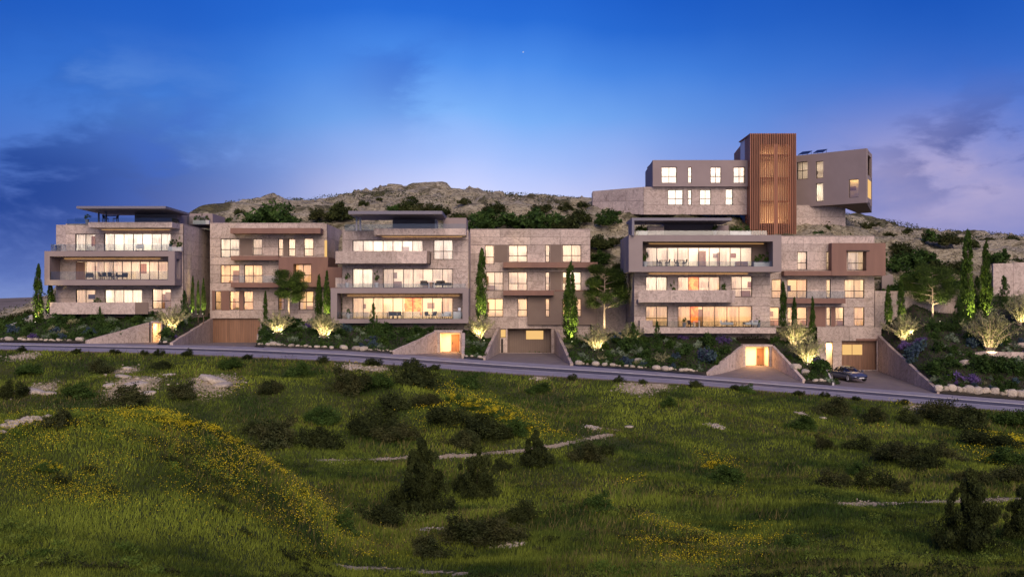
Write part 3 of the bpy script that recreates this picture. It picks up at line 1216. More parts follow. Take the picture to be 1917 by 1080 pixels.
# ======================= first wing
C1 = Bld('apartment_building', 'stone apartment wing above the leftmost garage with bronze canopy and ledges', 500, 600, 140)
hw = [(413, 448, 447, 482), (473, 491, 447, 478), (521, 530, 447, 480), (540, 553, 447, 480), (569, 587, 446, 480),
      (413, 448, 496, 530), (457, 491, 496, 530), (553, 583, 495, 530),
      (403, 414, 545, 580), (430, 448, 545, 580), (456, 474, 545, 580), (521, 532, 545, 580), (560, 587, 545, 580)]
gar = (397, 487, 596, 641)
C1.facade(393, 612, 419, 646, 0, hw + [gar])
C1.side(612, .3, 13, 419, 646, 1)
C1.box('roof_slab', 393, 605, 417.5, 419, 0, 13, 'stone_grey')
C1.box('rear_wall', 393, 612, 419, 646, 13, .3, 'stone_grey')
tw = [2, 1, 1, 1, 1, 2, 2, 2, 1, 1, 1, 1, 2]
shw = [[1], 'all', 'all', 'all', 'all', None, [0, 1], [0, 1], 'all', None, 'all', None, [0]]
for hh, c, s in zip(hw, tw, shw):
    C1.window(*hh, 0, c, .42, s)
C1.room(403, 600, 441, 486, 0, col=W_L3, parts=(460, 510))
C1.room(403, 600, 491, 536, 0, col=W_L2, parts=(502,))
C1.room(397, 600, 541, 586, 0, col=W_L2, parts=(422, 500))
C1.slab('bronze_canopy', 431, 600, 427, 437, -2.2, 2.2, 'bronze')
C1.slab('bronze_ledge', 432, 521, 479, 487, -1.6, 1.6, 'bronze')
C1.slab('bronze_ledge', 432, 521, 529, 538, -1.6, 1.6, 'bronze')
C1.glass(434, 520, 516, 529, -1.5)
C1.facade(521.5, 614, 481, 537, -1.6, [(549, 583, 494, 531)], 'bronze', 1.58, panels=False, name='bronze_bay')
C1.box('bronze_bay_side', 605, 618, 481.5, 536.5, 0.02, 6, 'bronze')
C1.box('brown_panel', 449, 472, 447, 478, -.04, .035, 'brown')
C1.box('brown_panel', 531, 539.5, 447, 480, -.04, .035, 'brown')
C1.box('brown_panel', 414.5, 429.5, 544, 581, -.04, .035, 'bronze')
C1.box('brown_panel', 397, 402.5, 544, 581, -.04, .035, 'bronze')
C1.box('brown_panel', 448.5, 455.5, 544, 581, -.04, .035, 'bronze')
planks(C1, *gar, .35)
C1.box('corner_window', 607.5, 612.2, 450, 481, -.05, .04, 'amber')

# ======================= second tower (middle)
B2 = Bld('apartment_building', 'middle stone apartment tower with blue-grey roof canopy and glazed box terrace below', 760, 620, 133)
h2 = [(660, 792, 450, 472), (812, 848, 449, 486), (660, 698, 503, 539), (717, 848, 503, 539), (660, 848, 557, 597)]
B2.facade(641, 877, 432, 544, 0, h2[:4])
B2.facade(641, 877, 544, 632, 0, h2[4:], maxh=2.4)
B2.side(877, .3, 13, 432, 632, 1)
B2.side(641, .3, 13, 432, 632, -1, panels=False)
B2.box('roof_slab', 641, 877, 430.5, 432, 0, 13, 'stone_grey')
B2.box('rear_wall', 641, 877, 432, 632, 13, .3, 'stone_grey')
B2.window(*h2[0], 0, 7, None, [0, 1, 3, 4, 6]); B2.window(*h2[1], 0, 2, .42, 'all'); B2.window(*h2[2], 0, 2, None, 'all')
B2.window(*h2[3], 0, 7, None, [0, 2, 3, 5, 6]); B2.window(*h2[4], 0, 10, None, [0, 2, 9])
B2.room(650, 866, 443, 489, 0, col=W_L4, parts=(802,))
B2.room(650, 866, 497, 539.5, 0, col=(1, .80, .62), parts=(707,))
B2.room(650, 866, 551, 597.5, 0, col=W_L2, art=(757, 789))
B2.slab('canopy', 652, 828, 395, 401, -6, 9, 'canopy')
for q in (666, 673):
    B2.box('canopy_post', q, q + 2.6, 401, 432, -1.5, .2, 'white')
B2.box('roof_pavilion', 735, 815, 409, 431, 2, 5, 'mauve')
B2.box('stair_housing', 830, 873, 408, 430, .5, 5, 'mauve')
B2.box('canopy_post', 814, 818, 401, 430, 1, .3, 'white')
B2.slab('roof_overhang', 700, 872, 428, 440, -2.6, 2.6, 'stone')
B2.strip_light(715, 865, 443, -.3)
B2.glass(645, 735, 420, 432, -.2); B2.glass(735, 872, 419, 428, -2.4)
B2.parapet(628, 799, 470, 493, -2.6)
B2.box('balcony_slab', 628, 799, 488, 494, -2.3, 2.3, 'stone_grey')
B2.box('parapet_end', 800, 804, 470, 493, -2.6, 2.6, 'brown')
B2.boxframe(619, 877, 539, 605, 631, 866, 549, 597, -3, 3, 'taupe')
B2.strip_light(650, 860, 553, -.25)
B2.box('terrace_wall', 628, 641, 520, 538, .5, .3, 'stone_grey')
B2.box('terrace_wall', 612, 640, 500, 545, 5, .3, 'bronze')
B2.glass(631, 866, 584, 597, -2.8)
B2.glass(631, 872, 531, 539, -2.8)
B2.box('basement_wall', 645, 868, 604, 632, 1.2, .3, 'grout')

# ======================= second wing
C2 = Bld('apartment_building', 'stone apartment wing above the middle garage with three rows of windows', 980, 650, 140)
hx2 = [(908, 925, 459, 495), (952, 987, 459, 491), (1021, 1029, 458, 491), (1053, 1088, 458, 491),
       (910, 942, 509, 544), (952, 987, 509, 544), (1021, 1029, 509, 544), (1053, 1088, 509, 544),
       (912, 942, 559, 593), (969, 987, 559, 593), (1021, 1029, 559, 593), (1053, 1088, 559, 593)]
gar2 = (950, 1032, 615, 660)
C2.facade(880, 1105, 430, 545, 0, hx2[:8], maxw=4)
C2.facade(880, 1105, 545, 664, 0, hx2[8:] + [gar2, (937, 947, 616, 632)])
C2.side(1105, .3, 13, 430, 664, 1)
C2.box('roof_slab', 880, 1105, 428.5, 430, 0, 13, 'stone_grey')
C2.box('rear_wall', 880, 1105, 430, 664, 13, .3, 'stone_grey')
for hh, c, s in zip(hx2, [1, 2, 1, 2, 2, 2, 1, 2, 2, 1, 1, 2], ['all', [0, 1], 'all', 'all', [1], [0, 1], 'all', None, None, 'all', 'all', [0]]):
    C2.window(*hh, 0, c, .38, s)
C2.room(890, 1096, 452, 497, 0, col=W_L3, parts=(940, 1005))
C2.room(890, 1096, 503, 547, 0, col=W_L3, parts=(947, 1040))
C2.room(890, 1096, 554, 597, 0, col=W_L2, parts=(955, 1040))
C2.slab('bronze_ledge', 942, 1119, 491, 501, -1.6, 1.6, 'bronze')
C2.slab('bronze_ledge', 942, 1037, 543.5, 553, -1.6, 1.6, 'bronze')
C2.facade(988, 1117, 545, 608, -.5, [(1021, 1029, 559, 593), (1053, 1088, 559, 593)], 'brown', .48, panels=False, name='brown_bay')
C2.box('bronze_ledge', 1038, 1117, 543, 545, -.55, .5, 'bronze')
C2.box('brown_panel', 926, 951, 459, 491, -.04, .035, 'brown')
C2.box('brown_panel', 1030, 1052, 458, 491, -.04, .035, 'brown')
C2.box('brown_panel', 1030, 1052, 509, 543, -.04, .035, 'brown')
planks(C2, *gar2, 1.6, 'brown', .3)
C2.box('garage_wall', 944, 951, 612, 662, .3, 1.4, 'brown')
C2.box('garage_wall', 1031, 1037, 612, 662, .3, 1.4, 'brown')
C2.box('garage_ceiling', 950, 1032, 612, 615, .3, 1.4, 'brown')
C2.box('lit_glazing', 985, 1017, 619, 635, 1.52, .06, 'amber')
C2.box('lit_glazing', 937.5, 946.5, 617, 631, .1, .06, 'amber')
C2.box('entrance_door', 938, 942, 634, 660, -.05, .04, 'frame')

# ======================= third tower (right)
B3 = Bld('apartment_building', 'right-hand stone apartment tower with taupe box terrace on its top floor', 1315, 632, 133)
h3 = [(1209, 1408, 463, 499), (1209, 1249, 518, 549), (1269, 1348, 518, 549), (1369, 1408, 517, 556), (1209, 1250, 573, 611), (1269, 1408, 573, 612)]
B3.facade(1192, 1442, 443, 509, 0, h3[:1], 'brown', panels=False)
B3.facade(1187, 1442, 509, 652, 0, h3[1:])
B3.side(1187, .3, 9, 509, 652, -1)
B3.box('side_window', 1186.2, 1187, 520, 550, 3, .8, 'amber')
B3.side(1442, .3, 13, 443, 652, 1, panels=False)
B3.box('roof_slab', 1192, 1463, 441, 443, 0, 13, 'taupe')
B3.box('rear_wall', 1187, 1442, 443, 652, 13, .3, 'stone_grey')
B3.window(*h3[0], 0, 10, None, [0, 1, 2, 3, 7]); B3.window(*h3[1], 0, 2, None, 'all'); B3.window(*h3[2], 0, 4, None, [0, 2, 3])
B3.window(*h3[3], 0, 2, .4, [0]); B3.window(*h3[4], 0, 2, .4, [0, 1]); B3.window(*h3[5], 0, 6, None, [0, 2, 3, 4])
B3.room(1200, 1436, 457, 499.5, 0, col=W_L3)
B3.room(1196, 1434, 512, 557, 0, col=W_L3, art=(1290, 1310), parts=(1259, 1360))
B3.room(1196, 1434, 568, 612.5, 0, col=W_L2, art=(1292, 1308), parts=(1259,))
B3.slab('canopy', 1183, 1370, 408, 413, -3.5, 6.5, 'canopy')
B3.box('canopy_leg', 1183, 1187.5, 413, 441, -3.5, 4, 'canopy')
B3.box('roof_pavilion', 1243, 1338, 419, 442, 2.5, 4.5, 'mauve')
B3.box('roof_kitchen', 1213, 1243, 423, 442, 0, 1.2, 'stone')
B3.box('stair_housing', 1341, 1364, 422, 442, 1, 4, 'mauve')
B3.glass(1190, 1436, 432, 440, -2.8)
uu = B3.boxframe(1177, 1463, 440, 509, 1203, 1447, 452, 499, -3, 3, 'taupe')
MB().box(uu[0], uu[0] + .3, 0, 7, uu[2], uu[3]).build('side_wall', 'taupe', B3.root)
MB().box(uu[1] - .3, uu[1], 0, 9, uu[2], uu[3]).build('side_wall', 'taupe', B3.root)
B3.strip_light(1215, 1430, 456, -.25)
B3.strip_light(1215, 1400, 512, -.12)
B3.glass(1203, 1447, 489, 499, -2.8)
B3.parapet(1195, 1376, 543, 566, -2.4)
B3.box('balcony_slab', 1195, 1376, 561, 566, -2.1, 2.1, 'stone_grey')
B3.parapet(1205, 1453, 613, 624, -2.6, .3)
B3.box('terrace_slab', 1205, 1453, 614, 622, -2.3, 2.3, 'stone_grey')
B3.glass(1222, 1450, 601, 613, -2.5)
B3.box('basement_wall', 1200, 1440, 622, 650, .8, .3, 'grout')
B3.box('terrace_wall', 1198, 1222, 600, 622, -1.4, 1.4, 'stone_grey')

# ======================= third wing
C3 = Bld('apartment_building', 'stone apartment wing with bronze bay above the garage where the car is parked', 1550, 680, 140)
hx3 = [(1493, 1511, 471, 505), (1547, 1556, 471, 505), (1587, 1620, 471, 506),
       (1445, 1463, 523, 558), (1474, 1511, 523, 558), (1547, 1555, 523, 558), (1581, 1618, 523, 558),
       (1438, 1459, 575, 610), (1474, 1511, 575, 610), (1547, 1555, 575, 610), (1564, 1580, 575, 610), (1599, 1618, 575, 610)]
gar3 = (1576, 1641, 638, 692)
C3.facade(1437, 1637, 443, 512, 0, hx3[:3], maxw=4)
C3.facade(1437, 1637, 512, 612, 0, hx3[3:])
C3.facade(1530, 1650, 612, 696, 0, [gar3, (1547, 1559, 640, 692)])
C3.side(1637, .3, 10, 443, 612, 1)
C3.box('roof_slab', 1437, 1637, 441.5, 443, 0, 13, 'stone_grey')
C3.box('rear_wall', 1437, 1637, 443, 696, 13, .3, 'stone_grey')
C3.side(1530, -.0, .3, 612, 696, -1, panels=False)
for hh, c, s in zip(hx3, [1, 1, 2, 1, 2, 1, 2, 1, 2, 1, 1, 1], ['all', 'all', [0, 1], 'all', [1], 'all', [0], None, [0], 'all', None, 'all']):
    C3.window(*hh, 0, c, .38, s)
C3.room(1447, 1630, 465, 511, 0, col=W_L3, parts=(1530, 1568))
C3.room(1439, 1630, 517, 562, 0, col=W_L2, parts=(1467, 1530))
C3.room(1438.5, 1630, 569, 611.5, 0, col=W_L2, parts=(1530, 1590))
C3.facade(1557, 1658, 455, 516, -1.5, [(1585, 1622, 471, 507)], 'bronze', 1.48, panels=False, name='bronze_bay')
C3.side(1658, -.02, 6, 455, 516, 1, 'bronze', panels=False, vref=-1.5)
C3.slab('bronze_ledge', 1468, 1556.5, 507, 516, -1.5, 1.5, 'bronze')
C3.slab('bronze_ledge', 1473, 1583, 558.5, 568, -1.5, 1.5, 'bronze')
C3.glass(1473, 1583, 545, 558, -1.4)
C3.box('brown_panel', 1512, 1546, 574, 611, -.04, .035, 'bronze')
C3.box('brown_panel', 1556, 1563.5, 574, 611, -.04, .035, 'bronze')
C3.box('window_hood', 1585, 1628, 468.5, 470.5, -1.62, .14, 'frame')
planks(C3, *gar3, .6)
C3.box('lit_glazing', 1577, 1594.5, 645, 664, .5, .06, 'amber')
C3.box('lit_glazing', 1596, 1614, 645, 664, .5, .06, 'amber')
C3.box('garage_lintel', 1603, 1643, 634, 638, -.08, .3, 'bronze')
C3.box('entrance_back', 1546, 1560, 636, 694, 1.6, .1, 'interior')
la = bpy.data.lights.new('entrance_light', 'AREA')
la.size = .8
la.energy = 90
la.color = (1, .58, .22)
lo = bpy.data.objects.new('entrance_light', la)
COL.objects.link(lo)
lo.parent = C3.root
uq, zq = C3.uz(1553, 641, .8)
lo.location = (uq, .9, zq - .05)


# ======================= lit entrance portals
def portal(label, p0, p1, r0, r1, Y, lo_p, hi_p, rtop, door):
    B = Bld('entrance_portal', label, (p0 + p1) / 2, r1, Y, cat='entrance')
    B.facade(lo_p, hi_p, rtop, r1 + 2, 0, [(p0, p1, r0, r1 + 3)], 'stone', .4, panels=True)
    u0, u1, z0, z1 = B.rect(p0, p1, r0, r1, 0)
    d_ = 2.6
    m = MB()
    m.box(u0, u1, d_, d_ + .1, z0 - .1, z1).box(u0 - .1, u0, .4, d_ + .1, z0 - .1, z1).box(u1, u1 + .1, .4, d_ + .1, z0 - .1, z1).box(u0 - .1, u1 + .1, .4, d_ + .1, z1, z1 + .1)
    m.build('niche_wall', 'interior', B.root)
    MB().box(u0 - .1, u1 + .1, -.02, d_ + .1, z0 - .12, z0 + .015).build('threshold', 'drive', B.root)
    MB().box(lo_u(B, lo_p), lo_u(B, hi_p), .4, d_ + .3, z1 + .1, B.uz(p0, rtop, 0)[1]).build('roof_slab', 'stone_grey', B.root)
    dd = MB().box(u0 + (u1 - u0) * door[0], u0 + (u1 - u0) * door[1], d_ - .08, d_ - .02, z0, z1 - .25).build('door', 'wood', B.root)
    MB().box(u0 + (u1 - u0) * (door[0] + .05), u0 + (u1 - u0) * (door[0] + .08), d_ - .14, d_ - .08, z0 + .9, z0 + 1.2).build('handle', 'frame', dd)
    a = bpy.data.lights.new('entrance_light', 'AREA')
    a.shape = 'RECTANGLE'
    a.size = (u1 - u0) * .6
    a.size_y = 1.2
    a.energy = 40 * (u1 - u0)
    a.color = (1, .50, .17)
    l_ = bpy.data.objects.new('entrance_light', a)
    COL.objects.link(l_)
    l_.parent = B.root
    l_.location = ((u0 + u1) / 2, 1.2, z1 - .04)
    return B


def lo_u(B, p):
    return B.uz(p, 600, 0)[0]


portal('small orange-lit doorway in the stone wall under the leftmost tower', 284, 301, 605, 641, 126, 282, 304, 601, (.2, .8))
portal('orange-lit entrance niche under the middle tower', 824, 861, 623, 660, 128, 812, 865, 618, (.5, .92))
portal('orange-lit entrance niche with sloping walls on both sides, under the right-hand tower', 1396, 1440, 649, 686, 129, 1390, 1447, 645, (.66, .98))

# ======================= upper building on the rock
U = Bld('hilltop_building', 'large building on the hilltop with timber-slatted stair tower', 1404, 441, 158, cat='building')
# left stone volume, turned slightly away
UL = U
hu = [(1250, 1279, 355, 384), (1288, 1295, 355, 384), (1310, 1331, 355, 384), (1358, 1372, 354, 384)]
U.facade(1205, 1404, 350, 402, 0, hu, maxw=4.5, maxh=2.6)
for hh, c in zip(hu, (2, 1, 2, 1)):
    U.window(*hh, 0, c, .42, 'all')
U.room(1215, 1398, 352.5, 386, 0, 3.5, col=(1, .82, .66), power=3.8)
# angled stone wing end
pa, pb = at(1109, 358, 165), at(1205, 350, 158)
ztA, zbA, ztB, zbB = Zat(358, 165), Zat(398, 165), Zat(350, 158), Zat(402, 158)
o_ = U.o


def loc(x, y, z):
    return (x - o_.x, y - o_.y, z - o_.z)


nseg = 3
for k in range(nseg):
    for j in range(2):
        t0, t1 = k / nseg + .002, (k + 1) / nseg - .002
        def P_(t_, s_):
            x = pa.x + (pb.x - pa.x) * t_
            y = pa.y + (pb.y - pa.y) * t_
            zt = ztA + (ztB - ztA) * t_
            zb = zbA + (zbB - zbA) * t_
            return x, y, zb + (zt - zb) * s_
        s0, s1 = j / 2 + .004, (j + 1) / 2 - .004
        A, B_, C_, D_ = P_(t0, s0), P_(t1, s0), P_(t0, s1), P_(t1, s1)
        MB().hexa([loc(A[0], A[1], A[2]), loc(B_[0], B_[1], B_[2]), loc(B_[0] - .02, B_[1] + .3, B_[2]), loc(A[0] + .02, A[1] + .3, A[2]),
                   loc(C_[0], C_[1], C_[2]), loc(D_[0], D_[1], D_[2]), loc(D_[0] - .02, D_[1] + .3, D_[2]), loc(C_[0] + .02, C_[1] + .3, C_[2])]).build('stone_panel', 'stone', U.root)
MB().hexa([loc(pa.x + .1, pa.y + .31, zbA), loc(pb.x, pb.y + .31, zbB), loc(pb.x, pb.y + 9, zbB), loc(pa.x + .1, pa.y + 3, zbA),
           loc(pa.x + .1, pa.y + .31, ztA - .02), loc(pb.x, pb.y + .31, ztB - .02), loc(pb.x, pb.y + 9, ztB - .02), loc(pa.x + .1, pa.y + 3, ztA - .02)]).build('wing_body', 'stone_grey', U.root)
# mauve upper left volume
hm = [(1238, 1267, 313, 343), (1288, 1295, 313, 343), (1330, 1350, 313, 343), (1373, 1395, 313, 343)]
U.facade(1222, 1404, 300, 349.5, -.6, hm, 'mauve', .5, panels=False)
for hh, c in zip(hm, (2, 1, 2, 2)):
    U.window(*hh, -.6, c, .42, 'all' if hh[0] < 1370 else [0])
U.room(1230, 1398, 303, 345, -.6, 3.5, col=(1, .82, .66), power=3.8, off=.5, art=(1385, 1400), parts=(1362,))
a_ = at(1222, 300, 157.4)
zt_, zb_ = Zat(300, 157.4), Zat(349.5, 157.4)
x2 = Xat(1208, 167)
MB().hexa([loc(a_.x, 157.4, zb_), loc(a_.x + .4, 157.9, zb_), loc(x2 + .4, 167, zb_), loc(x2, 167, zb_),
           loc(a_.x, 157.4, zt_), loc(a_.x + .4, 157.9, zt_), loc(x2 + .4, 167, Zat(322, 167)), loc(x2, 167, Zat(322, 167))]).build('side_wall', 'mauve', U.root)
U.box('roof_slab', 1224, 1404, 300.5, 302, -.1, 8, 'mauve')
# slatted timber tower
tu0, tu1, tz0, tz1 = U.rect(1415, 1490, 250, 441, -2.5)
tu0a = U.uz(1404, 441, -2.5)[0]
gu0, gu1, gz0, gz1 = U.rect(1424, 1480, 270, 441, -2.5)
MB().box(tu0a + .2, tu1 - .02, 1.0, 5, tz0 - 3, tz1 - .2).build('tower_core', 'interior', U.root)
MB().box(tu0a, tu1, -2.3, 5.2, tz1 - .15, tz1).build('tower_roof', 'slat', U.root)
MB().box(tu0a + .1, gu0, -2.25, -2.1, tz0 - 3, tz1 - .16).build('tower_cladding', 'grout', U.root)
MB().box(gu1, tu1 - .1, -2.25, -2.1, tz0 - 3, tz1 - .16).build('tower_cladding', 'grout', U.root)
MB().box(gu0, gu1, -2.25, -2.1, gz1, tz1 - .16).build('tower_cladding', 'grout', U.root)
MB().box(tu1 - .15, tu1, -2.2, 5.2, tz0 - 3, tz1 - .15).build('tower_side', 'bronze', U.root)
gp = MB().box(gu0 - .05, gu1 + .05, -2.16, -2.12, gz0 - 3, gz1)
gp.build('tower_glazing', 'pane', U.root)
um = (gu0 + gu1) / 2
MB().box(um - .28, um + .28, -2.6, -2.27, tz0 - 3, gz1).build('mullion', 'slat', U.root)
for rr_ in (290, 333, 377, 419):
    zz = U.uz(1450, rr_, -2.5)[1]
    MB().box(gu0, gu1, -2.27, -2.2, zz - .1, zz + .1).build('transom', 'slat', U.root)
    MB().box(gu0 - .3, gu1 + .3, -2.0, 1.0, zz - .12, zz + .12).build('stair_landing', 'interior', U.root)
ns = 26
for k in range(ns):
    x = tu0a + .05 + (tu1 - tu0a - .1) * k / (ns - 1)
    MB().box(x - .055, x + .055, -2.66, -2.34, tz0 - 3, tz1).build('slat', 'slat', U.root)
zl = [U.uz(1450, q, -2.5)[1] for q in (441, 419, 377, 333, 290)]
for z_ in zl:
    a = bpy.data.lights.new('stair_light', 'AREA')
    a.shape = 'RECTANGLE'
    a.size = 3.2
    a.size_y = 1.6
    a.energy = 60
    a.color = (1, .50, .22)
    l_ = bpy.data.objects.new('stair_light', a)
    COL.objects.link(l_)
    l_.parent = U.root
    l_.location = (um, -.6, z_ + (2.9 if z_ < zl[-1] else 1.3))
# tower left flank receding, with boards
fx0, fy0 = tu0a, -2.4
fx1, fy1 = Xat(1374, 170) - o_.x, 170 - o_.y
zz0 = tz1
zz1 = Zat(288, 170) - o_.z
zlo = Zat(441, 158) - o_.z - 2
nb = 22
for k in range(nb):
    t0, t1 = k / nb + .004, (k + 1) / nb - .006
    ax, ay, bx, by = fx0 + (fx1 - fx0) * t0, fy0 + (fy1 - fy0) * t0, fx0 + (fx1 - fx0) * t1, fy0 + (fy1 - fy0) * t1
    za, zb2 = zz0 + (zz1 - zz0) * t0, zz0 + (zz1 - zz0) * t1
    MB().hexa([(ax, ay, zlo), (ax + .2, ay, zlo), (bx + .2, by, zlo), (bx, by, zlo), (ax, ay, za), (ax + .2, ay, za), (bx + .2, by, zb2), (bx, by, zb2)]).build('board', 'slat', U.root)
MB().hexa([(fx0 + .2, fy0, zlo), (tu1 - .2, 5, zlo), (tu1 - .2, 12, zlo), (fx1 + .2, fy1, zlo),
           (fx0 + .2, fy0 + .3, zz0 - .05), (tu1 - .2, 5, zz0 - .05), (tu1 - .2, 12, zz1 - .05), (fx1 + .2, fy1, zz1 - .05)]) if False else None
# right volume, prow pushed towards the valley
RV = Bld('hilltop_building', 'angular mauve cantilevered hilltop volume right of the timber tower', 1490, 389, 160, math.atan2(at(1622, 378, 152.5).y - 160, at(1622, 378, 152.5).x - at(1490, 389, 160).x), cat='building')
hr = [(1491, 1512, 303, 336), (1527, 1541, 302, 334), (1527, 1541, 343, 377), (1589, 1607, 336, 370)]
u1r = RV.uz(1622, 378, 0)[0]
zt0 = RV.uz(1490, 291, 0)[1]
RV.facade(1490, 1622, 285, 384, 0, hr, 'mauve', .4, panels=False)
for hh, c, s in zip(hr, (2, 1, 1, 1), ('all', 'all', 'all', None)):
    RV.window(*hh, 0, c, .5 if c == 2 else None, s, pane='pane')
RV.room(1492, 1560, 299, 338, 0, 3.5, col=(1, .82, .66), power=3.8, off=.4)
RV.room(1515, 1560, 341, 379, 0, 3.5, col=(1, .9, .78), power=7.2, off=.4)
RV.room(1575, 1610, 330, 372, 0, 1.2, col=(1, .6, .2), power=7, off=.4)
zT = RV.uz(1560, 285, 0)[1]
zB = RV.uz(1560, 384, 0)[1]
# prow end face with loggia openings
e0 = RV.world(u1r, 0, 0)
pe = at(1632, 300, 158)
vec = (pe.x - e0.x, pe.y - e0.y)
lu = vec[0] * RV.e[0] + vec[1] * RV.e[1]
lv = vec[0] * RV.n[0] + vec[1] * RV.n[1]


def prow(t0, t1, z0, z1, name='end_wall', mat='mauve'):
    MB().hexa([(u1r + lu * t0, lv * t0, z0), (u1r + lu * t1, lv * t1, z0), (u1r + lu * t1 - .3, lv * t1, z0), (u1r + lu * t0 - .3, lv * t0 + .05, z0),
               (u1r + lu * t0, lv * t0, z1), (u1r + lu * t1, lv * t1, z1), (u1r + lu * t1 - .3, lv * t1, z1), (u1r + lu * t0 - .3, lv * t0 + .05, z1)]).build(name, mat, RV.root)


zm = (zT + zB) / 2
prow(0, 1, zB, zB + .9)
prow(0, 1, zm - .3, zm + .3)
prow(0, 1, zT - .6, zT)
prow(0, .12, zB + .9, zT - .6)
prow(.85, 1, zB + .9, zT - .6)
prow(.12, .85, zB + .95, zm - .3, 'lit_glazing', 'amber')
def poly_slab(name, z0, z1, mat, d0=.42):
    q = [(.1, d0), (u1r - .05, d0), (u1r + lu - .05, lv), (.1, lv + 1)]
    MB().hexa([(x, y, z0) for x, y in q] + [(x, y, z1) for x, y in q]).build(name, mat, RV.root)


poly_slab('roof_slab', zT - .3, zT - .01, 'mauve')
poly_slab('floor_slab', zB + .01, zB + .3, 'grout')
MB().hexa([(.1, lv + 1, zB), (u1r + lu - .05, lv, zB), (u1r + lu - .05, lv + .2, zB), (.1, lv + 1.2, zB),
           (.1, lv + 1, zT), (u1r + lu - .05, lv, zT), (u1r + lu - .05, lv + .2, zT), (.1, lv + 1.2, zT)]).build('rear_wall', 'mauve', RV.root)
MB().hexa([(u1r - 4.5, .05, zB - .02), (u1r, .05, zB - .02), (u1r + lu, lv, zB - .9), (u1r - 4.0, lv, zB - .9),
           (u1r - 4.5, .05, zB - .001), (u1r, .05, zB - .001), (u1r + lu, lv, zB - .001), (u1r - 4.0, lv, zB - .001)]).build('underside', 'grout', RV.root)
# stone plinth
pbx = RV.uz(1583, 400, 1.2)[0]
RVp = Bld('hilltop_building', 'stone plinth on the rock under the cantilevered hilltop volume', 1536, 441, 158.5, cat='building base')
RVp.facade(1491, 1583, 384, 452, 0, [], maxw=3.4, maxh=2.4)
RVp.side(1583, .3, 6, 384, 452, 1)
# solar panels
for q in (1494, 1522):
    sp = empty('solar_panel', RV.world(RV.uz(q, 290, 1.5)[0], 1.5, zT + .25), RV.r,
               'dark tilted solar panel on the hilltop roof, ' + ('nearest the timber tower' if q == 1494 else 'right one with open underside'), 'solar panel')
    sp.scale = (.85, .8, .7)
    MB().hexa([(0, 0, .15), (1.9, 0, .15), (1.9, 1.6, .95), (0, 1.6, .95), (0, 0, .22), (1.9, 0, .22), (1.9, 1.6, 1.02), (0, 1.6, 1.02)]).build('panel', 'solar', sp)
    MB().box(.1, .16, 1.5, 1.56, 0, .95).box(1.7, 1.76, 1.5, 1.56, 0, .95).box(.1, .16, .02, .08, 0, .17).box(1.7, 1.76, .02, .08, 0, .17).build('stand', 'chrome', sp)

# the volumes are one building: hang every piece of the right wing and its plinth on the same root
bpy.context.view_layer.update()
for sub in (RV.root, RVp.root):
    for ch in list(sub.children):
        mw = sub.matrix_world @ ch.matrix_local
        ch.parent = U.root
        ch.matrix_local = U.root.matrix_world.inverted() @ mw
    bpy.data.objects.remove(sub)
U.root['label'] = 'large hilltop building with timber-slatted stair tower and cantilevered mauve right wing'

# ---------------------------------------------------------------- free-standing stone walls
def simple_wall(label, pl, th=.4, mat='stone', base=None, seg=3.0):
    pts = []
    for (px, row, Y) in pl:
        p = at(px, row, Y)
        pts.append((p.x, p.y, min(gz(p.x, p.y), p.z) - .8, p.z))
    return slab_wall('stone_wall', label, pts, th, mat, seg)


simple_wall('long stone terrace wall behind two small cypresses, right of the car', [(1637, 544, 141.5), (1735, 545, 141.5), (1812, 556, 141.5)])
simple_wall('pale low wall box on the terrace beside the bronze bay', [(1650, 516, 145), (1671, 515, 145)], .3, 'taupe')
simple_wall('stone retaining wall at the far right edge above the planting', [(1858, 493, 149), (2010, 490, 149)], .4)
simple_wall('low stone wall behind the pine between the two wings', [(1108, 556, 144), (1172, 556, 144)], .4)
simple_wall('thin pale garden wall climbing at the far left edge', [(-60, 645, 124.5), (60, 589, 131)], .25, 'white')
simple_wall('small stone base wall below the pine, right of the leftmost garage', [(500, 588, 137.5), (586, 586, 137.5)], .4)
simple_wall('low terrace wall of pinkish blocks in the right-hand garden', [(1800, 663, 128.5), (1845, 657, 129), (1960, 660, 128.5)], .5, 'stone', seg=1.5)
simple_wall('short upper terrace wall in the garden at the far right', [(1885, 642, 132), (1990, 640, 132)], .5, 'stone', seg=1.3)


# ---------------------------------------------------------------- foliage
def leaf_tris(C, size, rs, up=0.0, aspect=2.2, tintv=None, outward=None):
    """triangular leaves at the points C"""
    n = len(C)
    d1 = rs.normal(size=(n, 3))
    d1[:, 2] += up
    if outward is not None:
        d1 += outward
    d1 /= np.linalg.norm(d1, axis=1)[:, None]
    d2 = rs.normal(size=(n, 3))
    d2 -= (d2 * d1).sum(1)[:, None] * d1
    d2 /= np.linalg.norm(d2, axis=1)[:, None] + 1e-6
    L = (size * rs.uniform(.6, 1.4, n))[:, None]
    W = L / aspect
    V = np.empty((n, 3, 3), np.float32)
    V[:, 0] = C - d2 * W * .5 - d1 * L * .4
    V[:, 1] = C + d2 * W * .5 - d1 * L * .4
    V[:, 2] = C + d1 * L * .6
    Fc = np.arange(n * 3).reshape(n, 3)
    t_ = rs.uniform(0, 1, n) * .5 + (tintv if tintv is not None else .25)
    return V.reshape(-1, 3), Fc, np.repeat(np.clip(t_, 0, 1), 3)


def clumps(rs, n, nc, shape):
    """points gathered in clumps spread through a shape; shape(k) returns clump centres and radii"""
    cc, cr, ct = shape(rs, nc)
    idx = rs.integers(0, nc, n)
    p = rs.normal(size=(n, 3))
    p /= np.linalg.norm(p, axis=1)[:, None]
    p *= (rs.uniform(0, 1, n) ** .45)[:, None]
    return cc[idx] + p * cr[idx][:, None], ct[idx]


